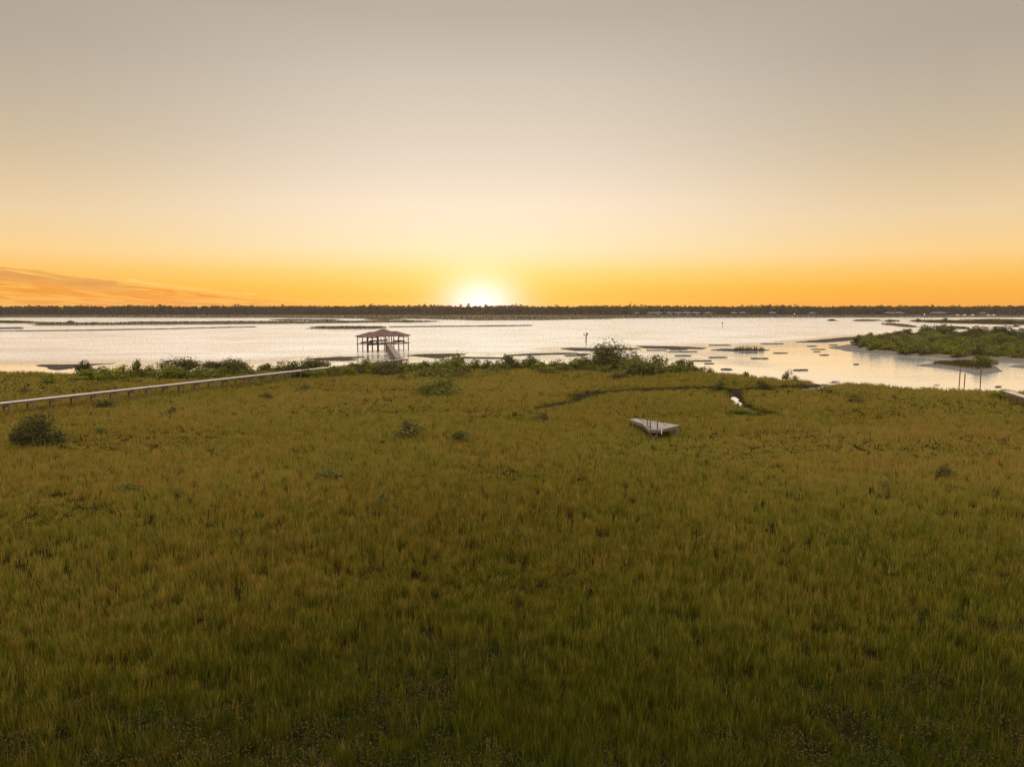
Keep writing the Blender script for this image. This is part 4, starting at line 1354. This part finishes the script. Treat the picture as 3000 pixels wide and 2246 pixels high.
for (u_, v_) in [(-8.8, -3.1), (-8.8, 3.1), (-4.6, -3.1), (-4.6, 3.1), (-6.7, 3.1), (-1.2, -3.3), (1.3, -3.3), (0, 3.3), (4.6, -3.1), (4.6, 3.1), (6.7, -3.1), (6.7, 3.1),
                 (8.8, -3.1), (8.8, 3.1), (-2.6, 3.3), (2.6, 3.3), (-4.6, 0), (4.6, 0)]:
    po = link('post', bpost, None, e)
    po.location = (u_, v_, 0)
    po.scale = (1.0, 1.0, 1.0)
fat = MB().cyl((0, 0, -1.5), (0, 0, EZ - 0.26), 0.26, 0.22, 9).mesh('post')
fat.materials.append(M['pile_red'])
for (u_, v_) in [(-8.45, -3.1), (-4.2, -3.1)]:
    link('post', fat, None, e).location = (u_, v_, 0)
MB().box((0, 0, BD - 0.06), (8.7, 6.5, 0.1)).build('deck', M['plank_brown'], e)
MB().box((0, -3.32, BD - 0.27), (8.7, 0.1, 0.3)).box((0, 3.32, BD - 0.27), (8.7, 0.1, 0.3)).build('rim_beam', M['beam_dark'], e)
for sx in (-1, 1):
    MB().box((sx * 6.7, -3.1, BD - 0.1), (4.0, 0.8, 0.12)).box((sx * 6.7, 3.1, BD - 0.1), (4.0, 0.8, 0.12)).box((sx * 9.0, 0, BD - 0.1), (0.6, 7.0, 0.12)) \
        .box((sx * 6.7, -3.47, BD - 0.27), (4.0, 0.08, 0.24)).build('catwalk', M['beam_dark'], e)
    lift = MB()
    for yy in (-1.0, 1.0):
        lift.box((sx * 6.8, yy, BD + 0.62), (3.6, 0.3, 0.34))
    for xx in (-1.4, 1.4):
        lift.box((sx * 6.8 + xx, 0, BD + 0.30), (0.16, 5.6, 0.2))
        for yy in (-2.7, 2.7):
            lift.cyl((sx * 6.8 + xx, yy, BD + 0.4), (sx * 6.8 + xx, yy, EZ - 0.3), 0.02, 0.02, 4)
    lift.build('boat_lift', M['beam_dark'], e)
    MB().bar((sx * 8.8, -3.1, EZ - 0.42), (sx * 4.6, -3.1, EZ - 0.42), 0.14, 0.26).bar((sx * 8.8, 3.1, EZ - 0.42), (sx * 4.6, 3.1, EZ - 0.42), 0.14, 0.26) \
        .build('roof_beam', M['beam_dark'], e)
bn = MB()
bn.box((0, 2.75, BD + 0.42), (7.6, 0.5, 0.08)).box((0, 3.0, BD + 0.78), (7.6, 0.08, 0.45))
for xx in (-3.5, -1.2, 1.2, 3.5):
    bn.box((xx, 2.75, BD + 0.19), (0.1, 0.4, 0.4))
bn.build('bench', M['beam_dark'], e)
for (u_, v_) in ((-1.2, -0.4), (2.4, 1.2)):
    mbq = MB()
    mbq.cyl((u_, v_, EZ - 0.3), (u_, v_, EZ - 1.1), 0.03, 0.03, 5).cyl((u_, v_, EZ - 1.1), (u_, v_, EZ - 1.5), 0.2, 0.28, 8)
    mbq.build('hanging_lamp', M['steel_dark'], e)
MB().cyl((3.4, -2.9, BD), (3.4, -2.9, BD + 1.0), 0.14, 0.14, 8).build('bollard', M['pile_red'], e)

# ------------------------------------------------------------------ derelict platform in the grass
PZ_ = 1.62
pp = [at(a, b, PZ_) for a, b in [(1844, 1228), (1861, 1225), (1992, 1245), (1928, 1259.5), (1902, 1259), (1883, 1241)]]
cxy = np.mean(pp, 0)
loc = [(x - cxy[0], y - cxy[1]) for x, y in pp]
e = empty('derelict_platform', (cxy[0], cxy[1], 0), 0, 'weathered grey derelict dock platform standing alone in the marsh grass', 'platform')
loc = loc[::-1] if sum(loc[i][0] * loc[(i + 1) % 6][1] - loc[(i + 1) % 6][0] * loc[i][1] for i in range(6)) < 0 else loc
MB().prism(loc, PZ_ - 0.06, PZ_).build('deck', M['plank_old'], e)
sk = MB()
for i in range(6):
    a, b = Vector((*loc[i], 0)), Vector((*loc[(i + 1) % 6], 0))
    c = (a + b) / 2
    inward = -c.normalized() * 0.05
    dd = b - a
    sk.bar((a.x + inward.x, a.y + inward.y, PZ_ - 0.20), (b.x + inward.x, b.y + inward.y, PZ_ - 0.20), 0.06, 0.27)
sk.build('skirt', M['post'], e)


def loc_at(px, py, z):
    x, y = at(px, py, z)
    return (x - cxy[0], y - cxy[1])


for (a, b, hgt) in ((1896.5, 1246.5, 0.66), (1905, 1256.5, 1.0), (1926, 1257.5, 0.95)):
    x, y = loc_at(a, b, PZ_)
    MB().box((x, y, PZ_ + hgt / 2), (0.13, 0.13, hgt)).build('upright', M['post'], e)
x, y = loc_at(1937.5, 1259, PZ_)
MB().box((x, y - 0.16, PZ_ - 0.18), (0.1, 0.08, 0.55)).build('cleat_board', M['white'], e)
for (a, b) in ((1904, 1257.5), (1926.5, 1258), (1978, 1247), (1988, 1245), (1848, 1227.5), (1860, 1226.5), (1884, 1240)):
    x, y = loc_at(a, b, PZ_)
    MB().box((x, y + 0.1, 0.62), (0.14, 0.14, 1.4)).build('leg', M['post'], e)
for (p0, p1) in (((1904, 1257.5), (1917, 1258)), ((1926, 1258), (1914, 1258)), ((1988, 1245.5), (1981, 1247)), ((1846, 1227.5), (1838, 1229))):
    x0_, y0_ = loc_at(*p0, PZ_)
    x1_, y1_ = loc_at(*p1, PZ_)
    MB().bar((x0_, y0_ - 0.12, PZ_ - 0.4), (x1_, y1_ - 0.12, 0.45), 0.05, 0.14).build('brace', M['post'], e)

# ------------------------------------------------------------------ pilings, stake, right-hand walkway
for (a, b, top_, rad_, lab) in ((2810, 1131, 1088, 0.11, 'tallest bare timber piling in the water, leftmost of three'), (2825, 1130, 1099, 0.11, 'shortest bare timber piling, between its two taller neighbours'),
                                (2872, 1132, 1089, 0.11, 'bare timber piling standing apart, rightmost of three')):
    x, y = at(a, b, 0)
    hgt = (b - top_) * math.hypot(x, y) / F
    tilt = 0.03 if a > 2860 else 0.0
    e = empty('timber_piling', (x, y, 0), 0, lab, 'piling', 'bare pilings off the right shore')
    MB().cyl((0, 0, -0.8), (-tilt * 3, 0, hgt), rad_, rad_ * 0.92, 10).build('pole', M['pile'], e)
    MB().cyl((-tilt * 3, 0, hgt), (-tilt * 3, 0, hgt + 0.04), rad_ * 0.92, rad_ * 0.55, 10).build('cap', M['pile'], e)
x, y = at(888, 1022, 0)
mbk = MB().cyl((0, 0, -0.5), (0, 0, 0.95), 0.06, 0.05, 7).cyl((0, 0, 0.95), (0, 0, 1.05), 0.05, 0.02, 7)
o_ = mbk.build('stake', M['pile'])
o_.location = (x, y, 0)
tag(o_, 'thin stake poking out of open water left of the boathouse', 'stake')

q0, q1 = Vector((*at(2950, 1145, 1.9), 0)), Vector((*at(3004, 1161.5, 1.9), 0))
dq = (q1 - q0).normalized()
LQ = (q1 - q0).length + 22
e = empty('shore_walkway', (q0.x, q0.y, 0), math.atan2(dq.y, dq.x), 'pale plank walkway ending in the grass at the right edge', 'walkway')
MB().box((LQ / 2, 0, 1.87), (LQ, 1.25, 0.06)).build('deck', M['plank'], e)
for sy in (-1, 1):
    MB().box((LQ / 2, sy * 0.55, 1.71), (LQ - 0.1, 0.08, 0.26)).build('stringer', M['beam'], e)
pm2 = MB().box((0, 0, 0), (0.16, 0.16, 2.1)).mesh('post')
pm2.materials.append(M['post'])
x0 = 0.4
while x0 < LQ:
    for sy in (-1, 1):
        link('post', pm2, None, e).location = (x0, sy * 0.66, 0.80)
    x0 += 2.6


# ------------------------------------------------------------------ channel markers
x, y = at(1717, 1004.5, 0)
e = empty('channel_marker', (x, y, 0), 0, 'channel marker pile with a green board on an arm and a lantern', 'channel marker')
MB().cyl((0, 0, -1.5), (0, 0, 3.7), 0.27, 0.24, 10).build('pole', M['pile_red'], e)
MB().bar((-0.9, 0, 3.25), (0.45, -0.05, 3.25), 0.1, 0.12).build('arm', M['steel_dark'], e)
MB().box((-0.95, -0.1, 3.72), (0.42, 0.06, 0.85), 0.0).build('green_board', M['sign_green'], e)
MB().box((0.42, -0.22, 3.92), (0.72, 0.06, 0.95), 0.0).build('back_board', M['sign_back'], e)
MB().cyl((0, 0, 3.7), (0, 0, 4.55), 0.03, 0.03, 6).build('lantern_stem', M['steel_dark'], e)
MB().cyl((0, 0, 4.55), (0, 0, 4.95), 0.13, 0.10, 8).build('lantern', M['sign_back'], e)

x, y = at(2116.5, 957, 0)
e = empty('channel_marker', (x, y, 0), 0, 'distant channel marker pile with a small dark red board', 'channel marker')
MB().cyl((0, 0, -1.5), (0, 0, 2.9), 0.17, 0.15, 8).build('pole', M['pile_red'], e)
MB().add([(-.65, -.2, 2.5), (.65, -.2, 2.5), (0, -.2, 3.9), (-.65, -.14, 2.5), (.65, -.14, 2.5), (0, -.14, 3.9)],
         [(0, 1, 2), (5, 4, 3), (0, 3, 4, 1), (1, 4, 5, 2), (2, 5, 3, 0)]).build('red_board', M['sign_red'], e)
x, y = at(2344, 938.5, 0)
o_ = MB().cyl((0, 0, -1), (0, 0, 2.7), 0.20, 0.17, 8).cyl((0, 0, 2.7), (0, 0, 2.85), 0.17, 0.06, 8).build('channel_pole', M['pile_red'])
o_.location = (x, y, 0)
tag(o_, 'farthest bare thin pole in the river before the far shore', 'pole')

# ------------------------------------------------------------------ evening haze over the river
hz_ = MB().box((0, 700, 13.0), (3000, 1560, 30.0)).build('haze', None)
m, t, out = new_mat('haze')
pv_ = t.n('ShaderNodeVolumePrincipled')
pv_.inputs['Color'].default_value = (0.95, 0.84, 0.72, 1)
pv_.inputs['Density'].default_value = 0.00008
pv_.inputs['Anisotropy'].default_value = 0.65
t.l(pv_.outputs[0], out.inputs['Volume'])
hz_.data.materials.append(m)
hz_['kind'] = 'stuff'
hz_['label'] = 'thin warm evening haze over the river and marsh'
